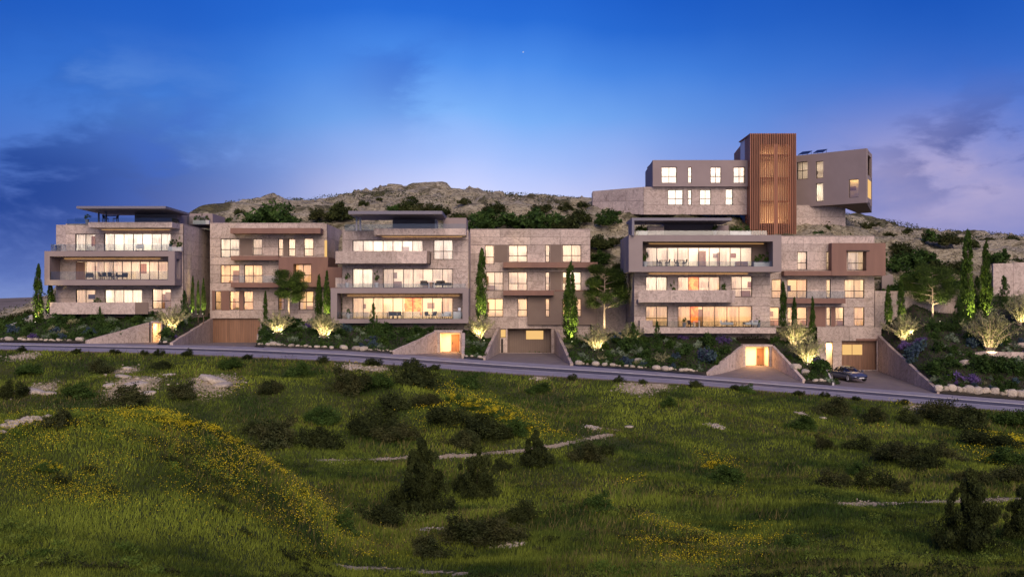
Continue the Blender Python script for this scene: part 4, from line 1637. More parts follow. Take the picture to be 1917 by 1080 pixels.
def dome(rx, rz, lump=.33, low=.12):
    def f(rs, nc):
        p = rs.normal(size=(nc, 3))
        p[:, 2] = np.abs(p[:, 2])
        p /= np.linalg.norm(p, axis=1)[:, None]
        p *= rs.uniform(.35, .9, nc)[:, None]
        cc = p * np.array([rx, rx, rz])
        cc[:, 2] += low * rz
        return cc, rs.uniform(.6, 1.3, nc) * lump * min(rx, rz), rs.uniform(0, .5, nc)
    return f


def shrub_mesh(name, mat, n, nc, rx, rz, size, seed, up=.3, lump=.33, asp=2.0):
    rs = np.random.default_rng(seed)
    C, t_ = clumps(rs, n, nc, dome(rx, rz, lump))
    C[:, :2] += .05 * np.sin(C[:, 2:3] * 9 + seed)
    C[:, 2] = np.maximum(C[:, 2], .02)
    V, Fc, T = leaf_tris(C, size, rs, up, asp, t_)
    return mesh_np(name, V, Fc, mat, T)


def cypress_mesh(seed, n=5200, h=1.0, r=.09):
    rs = np.random.default_rng(seed)
    nc = 150
    z = rs.uniform(0.02, .97, nc)
    prof = np.interp(z, (0, .08, .3, .6, .85, 1), (.55, .9, 1, .85, .45, .05)) * r
    a = rs.uniform(0, 2 * np.pi, nc)
    rad = prof * rs.uniform(.3, .85, nc)
    cc = np.stack([rad * np.cos(a), rad * np.sin(a), z], -1)
    idx = rs.integers(0, nc, n)
    p = rs.normal(size=(n, 3)) * np.array([.28, .28, .9])
    C = cc[idx] + p * (prof[idx] * .42 + .003)[:, None] * np.array([1, 1, .9])
    ok = (C[:, 2] > .01) & (C[:, 2] < 1.0)
    C = C[ok]
    idx = idx[ok]
    V, Fc, T = leaf_tris(C, .034, rs, 2.2, 3.2, (idx % 10) / 22.)
    return mesh_np('cypress_foliage', V, Fc, M['cypress'], T)


CYP = [cypress_mesh(31 + k) for k in range(4)]


def trunk_mesh(h=1.0, r=.06, mat='bark'):
    return MB().tube([(0, 0, -.3), (0, 0, h * .5), (.02, 0, h)], [r, r * .8, r * .5], 7).mesh('trunk', mat)


TR = trunk_mesh(1.0, .05)


AVOID = []


def add_spot(x, y, z, tx, ty, tz, power, label, col=(1, .86, .52), ang=60, group='garden uplights'):
    sp = empty('garden_spotlight', (x, y, z), 0, label, 'spotlight', group)
    MB().lathe([(.03, -.2), (.03, .04), (.07, .05), (.08, .16), (.06, .17)], 8).build('housing', 'fix', sp)
    MB().lathe([(.055, .171), (.05, .18)], 8).build('lens', 'lens', sp)
    l_ = bpy.data.lights.new('spot', 'SPOT')
    l_.energy = power * 7
    l_.color = col
    l_.spot_size = R(ang)
    l_.spot_blend = .7
    l_.shadow_soft_size = .06
    o = bpy.data.objects.new('spot', l_)
    COL.objects.link(o)
    o.parent = sp
    d_ = Vector((tx - x, ty - y, tz - z - .2))
    o.location = (0, 0, .2)
    o.rotation_euler = d_.to_track_quat('-Z', 'Y').to_euler()
    return sp


def cypress(px, rbase, rtop, wpx, Y, label, k, lit=0, group=None):
    p = at(px, rbase, Y)
    h = (rbase - rtop) / F * Y
    wd = wpx / F * Y
    root = empty('cypress_tree', (p.x, p.y, p.z), random.uniform(0, 6), label, 'cypress', group)
    c = link('foliage', CYP[k % 4], root)
    c.scale = (wd / .18 * 1.12, wd / .18 * 1.12, h)
    t_ = link('trunk', TR, root)
    t_.scale = (1, 1, h * .8)
    if lit:
        AVOID.append((p.x, p.y - 1.2, 1.3))
        add_spot(p.x + .1, p.y - wd / 2 - .5, max(p.z, gz(p.x, p.y - wd / 2 - .5)), p.x, p.y, p.z + h * .35, lit * .95,
                 'spotlight at the ' + label.split(',')[0].replace('lit silvery bush', 'lit bush'), (1, .80, .34), 70)
    return root


cypress(72, 605, 492, 19, 129.5, 'lit cypress at the left corner of the leftmost tower', 0, 90)
cypress(94, 590, 530, 17, 131.5, 'short lit cypress tucked under the mauve box terrace at far left', 1, 50)
cypress(361, 588, 515, 8, 134, 'slim lit cypress, leftmost of the row beside the leftmost garage', 1, 45)
cypress(371, 590, 522, 7, 134.6, 'slim lit cypress, second of the row beside the leftmost garage', 2, 25)
cypress(381, 590, 520, 9, 134, 'slim lit cypress nearest the leftmost garage', 3, 55)
cypress(497, 600, 543, 10, 136, 'small dark cypress right of the leftmost garage, left of the pine', 0)
cypress(597, 604, 512, 16, 135.5, 'dark cypress right of the first pine, taller one left of its lit neighbour', 2)
cypress(612, 600, 505, 14, 134, 'lit cypress standing against the left side of the middle tower', 3, 90)
cypress(902, 600, 462, 23, 134.5, 'tall lit cypress between the middle tower and its wing', 1, 170)
cypress(1068, 655, 487, 30, 132.5, 'tallest lit cypress on the right of the middle garage', 2, 330)
cypress(1466, 612, 525, 15, 132.5, 'dark cypress left of the right-hand tower wing, tallest of three', 0)
cypress(1487, 612, 555, 12, 132.5, 'small cypress, middle one of three before the right-hand wing', 1)
cypress(1521, 640, 553, 12, 132.5, 'small cypress, right one of three before the right-hand wing', 2)
cypress(1663, 608, 532, 15, 138, 'small cypress before the stone terrace wall, left of the pair', 3, 40)
cypress(1687, 606, 520, 17, 138, 'small cypress before the stone terrace wall, right of the pair', 0, 50)
cypress(1812, 610, 427, 28, 140, 'tallest cypress in the right-hand garden', 1, 200)
cypress(1846, 602, 447, 23, 140, 'tall cypress with bright foot right of the tallest garden cypress', 2, 260)


# umbrella pines with visible limbs
def pine(px, rbase, rtop, wpx, Y, label, seed, lit=60, crown=.5):
    rs = random.Random(seed)
    rn = np.random.default_rng(seed)
    p = at(px, rbase, Y)
    h = (rbase - rtop) / F * Y
    wd = wpx / F * Y
    root = empty('pine_tree', p, 0, label, 'pine tree')
    m = MB()
    lean = rs.uniform(-.25, .25)
    tp = [(0, 0, -.4), (lean * .3, 0, h * .2), (lean * .2, .05, h * .42), (lean, 0, h * .62), (lean * 1.2, 0, h * .85)]
    m.tube(tp, [.17, .14, .11, .08, .04], 8)
    CC, T_ = [], []
    for k in range(15):
        t_ = .36 + .56 * k / 15
        a = k * 2.4 + rs.uniform(-.4, .4)
        rr_ = wd * .5 * rs.uniform(.55, 1.0) * (1.0 if t_ < .8 else .75)
        b = (lean * t_, 0, h * t_)
        e = (b[0] + rr_ * math.cos(a), rr_ * math.sin(a) * .8, h * min(.97, t_ + rs.uniform(.05, .16)))
        mid = ((b[0] + e[0]) / 2, e[1] / 2, (b[2] + e[2]) / 2 - .08)
        m.tube([b, mid, e], [.06, .04, .015], 5)
        for q in range(5):
            f_ = rs.uniform(.45, 1.1)
            c = np.array([b[0] + (e[0] - b[0]) * f_, e[1] * f_, b[2] + (e[2] - b[2]) * f_ + rs.uniform(-.1, .45)])
            rad = wd * rs.uniform(.08, .16)
            n = 420
            pp = rn.normal(size=(n, 3))
            pp /= np.linalg.norm(pp, axis=1)[:, None]
            pp *= (rn.uniform(0, 1, n) ** .4)[:, None]
            CC.append(c + pp * rad * np.array([1.15, 1.15, .8]))
            T_.append(np.full(n, rs.uniform(0, .5)))
    m.build('trunk', 'barkpale', root, True)
    C = np.concatenate(CC)
    V, Fc, T = leaf_tris(C, .16, rn, .6, 3.0, np.concatenate(T_))
    link('crown', mesh_np('pine_crown', V, Fc, M['pine'], T), root)
    if lit:
        add_spot(p.x + .3, p.y - 1.6, gz(p.x + .3, p.y - 1.6), p.x, p.y, p.z + h * .6, lit * .5, 'spotlight at the ' + label.split(',')[0].replace('lit silvery bush', 'lit bush'), (1, .84, .5), 80)
    return root


pine(541, 592, 513, 68, 135, 'lit pine with spreading limbs in front of the leftmost wing', 4, 160)
pine(1131, 622, 500, 92, 137, 'tall lit pine with bare pale trunk right of the middle wing', 5, 260)
pine(1746, 612, 498, 112, 139, 'broad flat-topped lit pine before the terrace wall on the right', 9, 260)


# uplit vase-shaped olive bushes
def bhit(px, row, Y):
    """nearest spot to depth Y where the sight line meets the garden bank"""
    ys = np.arange(120.6, 150, .2)
    x = (px - CX) / F * ys
    dd = np.abs((HZ - row) / F * ys - bank_z(x, ys)) * 3 + np.abs(ys - Y) * .25
    y = float(ys[np.argmin(dd)])
    return Vector(((px - CX) / F * y, y, gz((px - CX) / F * y, y)))


def olive_mesh(seed):
    rs = np.random.default_rng(seed)
    m = MB()
    CC, T_ = [], []
    rr_ = random.Random(seed)
    for k in range(34):
        a = k * 2.4 + rr_.uniform(-.3, .3)
        sp = rr_.uniform(.12, 1.0)
        h = rr_.uniform(.75, 1.1) * (1.1 - .5 * sp)
        e = (sp * .85 * math.cos(a), sp * .85 * math.sin(a), h)
        mid = (e[0] * .38, e[1] * .38, h * .55)
        m.tube([(e[0] * .06, e[1] * .06, -.1), mid, e], [.028, .016, .005], 4, False)
        n = 120
        t_ = rs.uniform(.12, 1.08, n)
        b = np.where(t_[:, None] < .55, np.array(mid) * (t_ / .55)[:, None], np.array(mid) + (np.array(e) - np.array(mid)) * ((t_ - .55) / .45)[:, None])
        CC.append(b + rs.normal(size=(n, 3)) * .036)
        T_.append(np.full(n, rr_.uniform(0, .5)))
    V, Fc, T = leaf_tris(np.concatenate(CC), .085, rs, 1.2, 3.4, np.concatenate(T_))
    return mesh_np('olive_foliage', V, Fc, M['silver'], T), m.mesh('olive_stems', 'barkpale')


OLV = [olive_mesh(51 + k) for k in range(3)]


def olive(px, rbase, wpx, hpx, Y, label, k, lit=60):
    p = bhit(px, rbase + 6, Y)
    Y = p.y
    root = empty('olive_bush', p, k * 1.1, label, 'olive bush')
    a = link('foliage', OLV[k % 3][0], root)
    b = link('stems', OLV[k % 3][1], root)
    wd = wpx / F * Y / 1.75 * 1.25
    h = hpx / F * Y * 1.2
    AVOID.append((p.x, p.y - wd * .5, 1.1 + wd * .3))
    for q in (a, b):
        q.scale = (wd, wd, h)
    MB().tube([(0, 0, -.4), (0, 0, .12)], [.09, .07], 6).build('trunk', 'barkpale', root)
    add_spot(p.x - wd * .1, p.y - wd * .5, gz(p.x - wd * .1, p.y - wd * .5) + .25, p.x + .05, p.y - .1, p.z + h * .6, lit * .55, 'front spotlight at the ' + label.split(',')[0].replace('lit silvery bush', 'lit bush'), (1, .84, .46), 105)
    add_spot(p.x + wd * .25, p.y - wd * .28, gz(p.x + wd * .25, p.y - wd * .28) + .1, p.x + .3, p.y, p.z + h * .6, lit * .5, 'right spotlight at the ' + label.split(',')[0].replace('lit silvery bush', 'lit bush'), (1, .84, .46), 105)
    return root


olive(322, 612, 60, 36, 125.5, 'lit silvery bush between the first orange doorway and the leftmost garage', 0)
olive(520, 620, 56, 34, 130, 'lit silvery bush just right of the leftmost garage', 1)
olive(606, 627, 60, 38, 128.5, 'lit silvery bush at the left foot of the middle tower', 2)
olive(897, 628, 52, 36, 126, 'lit silvery bush between the middle orange entrance and the middle garage drive', 0)
olive(1116, 650, 60, 38, 127, 'lit silvery bush right of the tallest lit cypress', 1)
olive(1487, 634, 66, 42, 130, 'lit silvery bush under the three small cypresses', 2, 75)
olive(1510, 675, 66, 42, 126, 'lit silvery bush left of the parked car', 0, 75)
olive(1692, 628, 66, 36, 133, 'lit silvery bush above the tall sloping wall', 1, 75)
olive(1852, 650, 92, 62, 133.5, 'largest lit silvery bush in the right-hand garden', 2, 120)
olive(1908, 602, 50, 46, 141, 'lit silvery bush below the stone wall at the far right edge', 0, 50)
olive(1180, 640, 50, 32, 131, 'lit silvery bush near the left foot of the right-hand tower', 1, 25)

# ---------------------------------------------------------------- garden beds
SH = {}
for nm, mt, n, nc, rx, rz, sz, up in (
        ('darkleaf', 'darkleaf', 620, 16, .5, .62, .11, .3), ('sage', 'sage', 620, 14, .5, .45, .095, .5), ('greenscrub', 'greenscrub', 620, 15, .5, .5, .11, .4),
        ('blueleaf', 'blueleaf', 620, 14, .5, .55, .11, .6), ('purple', 'purple', 560, 16, .5, .5, .09, .4), ('silver', 'silver', 420, 12, .5, .45, .09, .8)):
    SH[nm] = [shrub_mesh(nm + '_shrub', M[mt], n, nc, rx, rz, sz, 100 + 7 * k + len(nm), up) for k in range(4)]
KNAME = {'darkleaf': 'dark green', 'sage': 'grey-green', 'greenscrub': 'mid-green', 'blueleaf': 'blue-green', 'purple': 'purple-flowering', 'silver': 'silvery'}
BEDS = [(-60, 150, 'at far left'), (300, 330, 'by the first doorway'),
        (490, 640, 'right of the leftmost garage'), (640, 735, 'under the middle tower'), (735, 815, 'above the middle entrance wall'),
        (866, 908, 'left of the middle garage'), (1070, 1180, 'below the pale-trunked pine'),
        (1180, 1325, 'under the right-hand tower'), (1325, 1390, 'by the right-hand entrance'), (1445, 1560, 'left of the car'),
        (1650, 1780, 'above the tall sloping wall'), (1780, 2000, 'in the far right garden')]


def bed_of(px):
    best = min(BEDS, key=lambda b: 0 if b[0] <= px <= b[1] else min(abs(px - b[0]), abs(px - b[1])))
    return best[2]


def shrub(kind, x, y, z, s, sz=1.0, label=None, group=None, mesh=None, cat='shrub', name='garden_shrub'):
    me = mesh or random.choice(SH[kind])
    o = link(name, me, None, (x, y, z - .05 * s))
    o.scale = (s, s, s * sz)
    o.rotation_euler = (0, 0, random.uniform(0, 6.28))
    return tag(o, label, cat, group)


placed = []
cnt = 0
tries = 0
while cnt < 290 and tries < 9000:
    tries += 1
    y = 120.7 + 14.5 * random.random() ** 1.35
    px = random.uniform(-20, 1935)
    x = Xat(px, y)
    if y > 131.5 and not (px > 1650 or 490 < px < 610 or 1068 < px < 1180 or px < 80 or 1455 < px < 1530):
        continue
    if in_drive(x, y, .45) or any((x - a) ** 2 + (y - b) ** 2 < c * c for a, b, c in AVOID):
        continue
    kinds = ['darkleaf'] * 6 + ['greenscrub'] * 4 + ['sage'] * 5 + ['blueleaf'] * 2 + ['silver'] * 2 + (['purple'] if px > 1180 or px < 700 else [])
    k = random.choice(kinds)
    s = random.uniform(.95, 2.0) if k != 'darkleaf' else random.uniform(1.1, 2.6)
    if y < 122.5:
        s *= .75
    if any((x - a) ** 2 + ((y - b) * 1.2) ** 2 < (.33 * (s + c)) ** 2 for a, b, c in placed):
        continue
    placed.append((x, y, s))
    z = gz(x, y)
    sw = 'small' if s < 1.2 else ('medium' if s < 1.8 else 'large')
    where = 'near the road' if y < 123 else ('midway up' if y < 127.5 else 'high up')
    bd = bed_of(px)
    shrub(k, x, y, z, s, random.uniform(.75, 1.15), '%s %s shrub %s %s' % (sw, KNAME[k], where, bd), 'garden shrubs ' + bd)
    cnt += 1
# named big ones
for px, row, Y, s, k, lab in (
        (1322, 690, 123.5, 3.0, 'blueleaf', 'big blue-green bush left of the right-hand orange entrance'),
        (1322, 672, 124.2, 2.3, 'purple', 'purple-topped bush left of the right-hand orange entrance'),
        (1792, 712, 123.5, 2.4, 'purple', 'dark purple flowering bush above the stone edging at right'),
        (1822, 716, 123.2, 2.0, 'purple', 'second dark purple flowering bush, just right of the largest purple one'),
        (1715, 665, 128.5, 3.4, 'blueleaf', 'big blue-green bush above the tall sloping wall'),
        (1698, 652, 130, 2.4, 'purple', 'lavender clump under the lit bush at the top of the tall sloping wall'),
        (1752, 700, 126, 2.6, 'darkleaf', 'tall dark bush left of the dark purple bush'),
        (1560, 700, 122.6, 1.5, 'darkleaf', 'dark bush at the foot of the thin white wall by the car'),
        (1536, 700, 123.4, 2.6, 'darkleaf', 'large dark bush left of the thin white wall by the car'),
        (1875, 700, 124.6, 3.4, 'darkleaf', 'wide dark bush below the pinkish block terrace wall'),
        (1830, 695, 125.6, 3.2, 'darkleaf', 'dark bush left of the wide dark bush in the far right garden'),
        (1905, 700, 125, 3.2, 'darkleaf', 'dark bush cut by the right edge of the picture, low in the garden'),
        (310, 642, 122.5, 2.3, 'darkleaf', 'dark bush at the road edge right of the first orange doorway'),
        (345, 590, 132.2, 2.6, 'darkleaf', 'dark bush behind the lit bush beside the leftmost garage'),
        (1175, 672, 126, 3.0, 'darkleaf', 'big dark bush below the right-hand tower, left end'),
        (900, 668, 121.6, 1.8, 'darkleaf', 'dark bush on the wedge between the middle entrance and middle drive')):
    p = at(px, row, Y)
    p = bhit(px, row, Y) if px > 1650 else p
    shrub(k, p.x, p.y, gz(p.x, p.y), s, 1.0, lab)

# small conifers in the garden bed
def conifer_mesh(name, mat, seed, n=3800, bot=.05, size=.055, spread=.5, nc=110):
    rs = np.random.default_rng(seed)
    z = bot + (.98 - bot) * rs.uniform(0, 1, nc) ** 1.5
    a = rs.uniform(0, 6.283, nc)
    rad = spread * np.interp(z, (0, .15, .5, 1), (.62, .95, .62, .04)) * rs.uniform(.05, 1.12, nc)
    cc = np.stack([rad * np.cos(a), rad * np.sin(a), z], -1)
    cr = (.045 + .09 * (1 - z)) * rs.uniform(.5, 1.35, nc)
    idx = rs.integers(0, nc, n)
    p = rs.normal(size=(n, 3))
    p /= np.linalg.norm(p, axis=1)[:, None]
    p *= (rs.uniform(0, 1, n) ** .5)[:, None]
    C = cc[idx] + p * cr[idx][:, None]
    V, Fc, T = leaf_tris(C, size, rs, .8, 2.6, (idx % 11) / 22.)
    return mesh_np(name, V, Fc, mat, T)


CON = [conifer_mesh('conifer_foliage', M['darkleaf'], 70 + k) for k in range(3)]
CONB = [conifer_mesh('young_pine_foliage', M['scrub'], 80 + k, 26000, .01, .046, .60, 120) for k in range(3)]


def conifer(px, rbase, wpx, hpx, Y, label, k, meshes=CON, z=None, group=None):
    p = at(px, rbase, Y)
    if z is not None:
        p.z = z
    root = empty('conifer_tree', p, k * 1.7, label, 'conifer', group)
    f = link('foliage', meshes[k % 3], root)
    f.scale = (wpx / F * Y, wpx / F * Y, hpx / F * Y)
    t_ = link('trunk', TR, root)
    t_.scale = (.6, .6, hpx / F * Y * .6)
    return root


for i, (px, rb, wp, hp, Y, lab) in enumerate((
        (187, 628, 24, 44, 126, 'small dark conifer in the bed below the stone balcony of the leftmost tower'),
        (699, 625, 26, 62, 127.5, 'dark conifer rising before the glazed terrace of the middle tower'),
        (1230, 635, 24, 52, 128, 'dark conifer before the lowest window of the right-hand tower'),
        (1186, 650, 40, 52, 127, 'wide dark conifer left of the right-hand tower terrace'),
        (628, 604, 22, 42, 131.5, 'dark conifer at the left corner of the middle tower'),
        (345, 592, 30, 58, 133, 'dark conifer left of the slim lit cypresses'),
        (1880, 600, 40, 60, 145, 'dark conifer below the stone wall at the far right'),
        (1830, 610, 40, 66, 143, 'dark conifer between the two tall garden cypresses'),
        (1795, 640, 34, 60, 137, 'dark conifer left of the largest lit bush'))):
    conifer(px, rb, wp, hp, Y, lab, i, z=gz(Xat(px, Y), Y) - .1)

# leafy ground cover on the banks
n = 150000
xs_ = rng.uniform(-64, 68, n)
ys_ = 120.5 + 29 * rng.uniform(0, 1, n) ** 1.3
z_ = bank_z(xs_, ys_)
keep = np.ones(n, bool)
for k in range(len(DRV)):
    l_, r_ = drive_edges(k, ys_)
    keep &= ~((xs_ > l_ - .35) & (xs_ < r_ + .35) & (ys_ < DRV[k][4] + .4))
xs_, ys_, z_ = xs_[keep], ys_[keep], z_[keep]
pn = noise2(xs_, ys_, .35, 3)
C = np.stack([xs_, ys_, z_ + rng.uniform(0, .28, len(xs_)) * (1 + pn)], -1)
V, Fc, T = leaf_tris(C, .20, rng, .5, 2.0, np.clip(.25 + pn * .5, 0, .5))
tag(link('ground_cover', mesh_np('ground_cover', V, Fc, M['darkleaf'], T)), 'low dark leafy ground cover over the garden banks', 'ground cover', None, 'stuff')


# ---------------------------------------------------------------- stones
def rock_mesh(seed, flat=.65):
    import bmesh
    bm = bmesh.new()
    bmesh.ops.create_icosphere(bm, subdivisions=2, radius=.5)
    for v in bm.verts:
        q = v.co.copy()
        nn = mnoise.noise(q * 1.7 + Vector((seed * 3.1, 0, 0))) * .22 + mnoise.noise(q * 4.5 + Vector((0, seed * 2.3, 0))) * .07
        v.co = q * (1 + nn)
        v.co.z *= flat
        for ax in range(3):
            lim = .36 if ax < 2 else .27
            if abs(v.co[ax]) > lim:
                v.co[ax] = math.copysign(lim + (abs(v.co[ax]) - lim) * .35, v.co[ax])
    me = bpy.data.meshes.new('rock')
    bm.to_mesh(me)
    bm.free()
    me.materials.append(M['rockpale'])
    return me


RK = [rock_mesh(k, .75) for k in range(6)]


def rock(x, y, z, s, label, group=None, sz=1.0, name='boulder'):
    o = link(name, random.choice(RK), None, (x, y, z + s * .12))
    o.scale = (s * random.uniform(.85, 1.3), s, s * sz)
    o.rotation_euler = (random.uniform(-.2, .2), random.uniform(-.2, .2), random.uniform(0, 6.28))
    return tag(o, label, 'boulder', group)


sides = [(-30, 150), (292, 318), (478, 735), (866, 906), (1072, 1322), (1508, 1556)]
for a, b in sides:
    px = a
    while px < b:
        s = random.choice((.28, .32, .38, .45, .5, .6, .7, 1.0))
        px += s / .058 * random.uniform(.55, 1.3)
        if px > b:
            break
        y = 120.45 + random.uniform(0, .35)
        x = Xat(px, y)
        sw = 'small' if s < .5 else ('medium' if s < .8 else 'large')
        rock(x, y, gz(x, y), s, '%s pale boulder at the road edge %s' % (sw, bed_of(px)), 'pale boulders along the road edge', .8)
# taller pinkish stones holding the right-hand garden
px = 1758
i = 0
while px < 1990:
    s = random.uniform(.5, 1.4)
    y = 120.5 + random.uniform(0, .2)
    x = Xat(px, y)
    rock(x, y, gz(x, y) + .05, s, '%s pinkish edging stone below the right-hand garden' % ('large' if s > 1.15 else 'medium' if s > 1 else 'smaller'), 'pinkish edging stones at the right', 1.1, 'edging_stone')
    px += s * 11
    i += 1
for px, row, Y, s, lab in ((1508, 707, 122.2, 1.2, 'round grey boulder at the foot of the wall left of the car'), (1490, 690, 123.2, 1.4, 'larger rounded boulder above the wall end left of the car'),
                           (1805, 688, 126, 1.4, 'pink boulder below the block terrace wall'),
                           (1195, 690, 122.5, 1.0, 'pale boulder under the big dark bush at the right tower'), (980, 668, 121.5, .01, '')):
    if s > .1:
        x = Xat(px, Y)
        rock(x, Y, gz(x, Y), s, lab, None, .9)

# ---------------------------------------------------------------- meadow shrubs
BS = {}
for nm in ('scrub', 'brownscrub', 'greenscrub'):
    BS[nm] = [shrub_mesh(nm + '_bush', M[nm], 5200, 30, .5, .5, .042, 200 + 3 * k + len(nm), .4, .30) for k in range(3)]
BN = {'scrub': 'dark', 'brownscrub': 'brownish', 'greenscrub': 'green'}
SP = [(240, 765, 115, 'brownscrub'), (150, 742, 70, 'greenscrub'), (110, 800, 90, 'brownscrub'), (30, 745, 70, 'scrub'), (60, 700, 60, 'greenscrub'), (345, 742, 70, 'brownscrub'),
      (520, 835, 120, 'brownscrub'), (590, 838, 110, 'scrub'), (612, 795, 85, 'greenscrub'), (700, 815, 120, 'scrub'), (740, 825, 90, 'brownscrub'), (650, 735, 100, 'brownscrub'), (700, 725, 90, 'greenscrub'),
      (770, 722, 120, 'scrub'), (735, 765, 80, 'scrub'), (800, 760, 70, 'brownscrub'), (840, 795, 100, 'scrub'), (900, 812, 120, 'scrub'), (960, 815, 70, 'greenscrub'), (870, 835, 90, 'brownscrub'),
      (940, 825, 60, 'scrub'), (1095, 860, 90, 'brownscrub'), (1135, 850, 60, 'scrub'), (1355, 905, 90, 'greenscrub'), (1555, 915, 85, 'brownscrub'), (1605, 890, 60, 'greenscrub'),
      (1640, 915, 100, 'scrub'), (1690, 860, 110, 'brownscrub'), (1730, 880, 110, 'scrub'), (1765, 860, 90, 'brownscrub'), (1610, 845, 80, 'scrub'), (1800, 800, 120, 'scrub'), (1850, 835, 110, 'scrub'),
      (1885, 870, 100, 'greenscrub'), (1760, 785, 90, 'brownscrub'), (1560, 775, 70, 'brownscrub'), (1500, 805, 70, 'greenscrub'), (1900, 795, 90, 'greenscrub'), (1640, 790, 60, 'brownscrub'),
      (1900, 900, 90, 'brownscrub'), (700, 985, 120, 'scrub'), (870, 1012, 140, 'brownscrub'), (940, 1020, 110, 'brownscrub'), (975, 980, 80, 'scrub'), (1125, 955, 75, 'greenscrub'),
      (480, 812, 60, 'scrub'), (560, 705, 60, 'greenscrub'), (880, 725, 60, 'greenscrub'), (1010, 735, 50, 'greenscrub'), (640, 1000, 90, 'greenscrub'), (800, 1045, 90, 'brownscrub'), (1480, 1030, 80, 'greenscrub'),
      (1700, 790, 60, 'scrub'), (1400, 735, 40, 'greenscrub'), (1250, 760, 45, 'greenscrub'), (190, 700, 60, 'brownscrub'), (430, 690, 60, 'greenscrub'), (500, 735, 60, 'brownscrub'),
      (1540, 840, 55, 'brownscrub'), (1830, 905, 70, 'brownscrub'), (300, 690, 50, 'scrub'), (940, 880, 50, 'scrub'), (1690, 925, 60, 'brownscrub')]
third = lambda px: 'left' if px < 640 else ('middle' if px < 1280 else 'right')
for px, row, wpx, k in SP:
    x, y, z = hit(px, row)
    wd = wpx / F * y
    hgt = 'just below the road' if row < 745 else ('beyond the dirt path' if row < 850 else ('near the dirt path' if row < 920 else 'low in the meadow'))
    o = shrub(k, x, y, z, wd, random.uniform(.72, 1.0), '%s %s scrub bush %s, %s part, about column %s of the meadow' % ('wide' if wpx > 95 else ('mid-sized' if wpx > 65 else 'small'), BN[k], hgt, third(px), 'left') if False else
              '%s %s scrub bush %s, %s part of the meadow' % ('wide' if wpx > 95 else ('mid-sized' if wpx > 65 else 'small'), BN[k], hgt, third(px)),
              'scrub bushes on the meadow', random.choice(BS[k]), 'bush', 'scrub_bush')
    # a second lobe would be the same plant: an uneven outline comes from unequal scale
    o.scale.y = wd * random.uniform(.8, 1.3)
for i, (px, row, wpx) in enumerate(((145, 657, 24), (215, 665, 26), (300, 668, 26), (352, 664, 30), (270, 667, 20), (465, 676, 24), (605, 682, 28), (700, 688, 40), (770, 690, 44), (815, 694, 30),
                                    (1072, 705, 24), (1160, 714, 26), (1202, 717, 22), (1300, 724, 34), (1380, 732, 30), (1497, 742, 26), (1545, 744, 24), (1603, 750, 20), (1690, 758, 26), (40, 660, 24))):
    y = 109.4
    x = Xat(px, y)
    z = gz(x, y)
    shrub('scrub', x, y, z + .1, wpx / F * y, .9, 'small dark bush on the near road verge %s' % (
        'at far left' if px < 290 else 'below the leftmost garage' if px < 480 else 'below the middle tower' if px < 870 else 'below the middle garage' if px < 1180 else
        'below the right-hand tower' if px < 1560 else 'below the parked car'), 'verge bushes along the road', random.choice(BS['scrub']), 'bush', 'verge_bush')
for i, (px, row, wp, hp, lab) in enumerate((
        (790, 968, 112, 150, 'largest dark young pine in the middle of the meadow'), (893, 930, 82, 105, 'dark young pine right of the largest one in the meadow'),
        (1003, 872, 62, 66, 'small rounded dark pine standing at the dirt path'), (1818, 1028, 105, 150, 'dark young pine at the lower right of the meadow'),
        (1912, 1008, 70, 100, 'dark young pine cut by the right edge of the picture'))):
    x, y, z = hit(px, row)
    conifer(px, row, wp, hp, y, lab, i, CONB, z)

# gorse: yellow-flowering bushes along the ridges
def gorse_mesh(seed):
    rs = np.random.default_rng(seed)
    C, t_ = clumps(rs, 1500, 40, dome(.5, .45, .26))
    C[:, 2] += .04
    V, Fc, T = leaf_tris(C[C[:, 2] > .16], .034, rs, .3, 1.3)
    return mesh_np('gorse_blossom', V, Fc, M['flower'], T)


GB = [gorse_mesh(600 + k) for k in range(3)]
for i, (px, row, wpx, lab) in enumerate((
        (300, 792, 50, 'yellow-flowering bush at the left end of the mound crest'), (345, 798, 56, 'yellow-flowering bush second along the mound crest'), (395, 808, 54, 'yellow-flowering bush third along the mound crest'),
        (440, 832, 44, 'yellow-flowering bush fourth along the mound crest, where it starts to drop'), (520, 886, 40, 'yellow-flowering bush on the right flank of the mound'),
        (560, 925, 44, 'lowest yellow-flowering bush on the right flank of the mound'), (852, 752, 44, 'yellow-flowering bush at the top of the ridge below the middle tower'),
        (880, 764, 46, 'second yellow-flowering bush down the ridge below the middle tower'), (915, 776, 48, 'third yellow-flowering bush down the ridge below the middle tower'),
        (950, 790, 46, 'fourth yellow-flowering bush down the ridge below the middle tower'), (982, 806, 40, 'lowest yellow-flowering bush of the ridge below the middle tower'),
        (820, 782, 34, 'small yellow-flowering bush left of the ridge below the middle tower'), (1340, 880, 60, 'yellow-topped bush on the right-hand slope'),
        (1885, 834, 60, 'yellow-flowering bush near the right edge, upper one'), (1862, 866, 44, 'yellow-flowering bush near the right edge, lower one'), (90, 885, 60, 'yellow-flowering bush on the left part of the mound'))):
    x, y, z = hit(px, row)
    root = empty('gorse_bush', (x, y, z - .1), i * 1.3, lab, 'bush', 'yellow-flowering bushes')
    wd = wpx / F * y
    hh = wd * .75
    a = link('foliage', BS['greenscrub'][i % 3], root)
    b = link('blossom', GB[i % 3], root)
    a.scale = (wd, wd, hh)
    b.scale = (wd, wd, hh * 1.05)

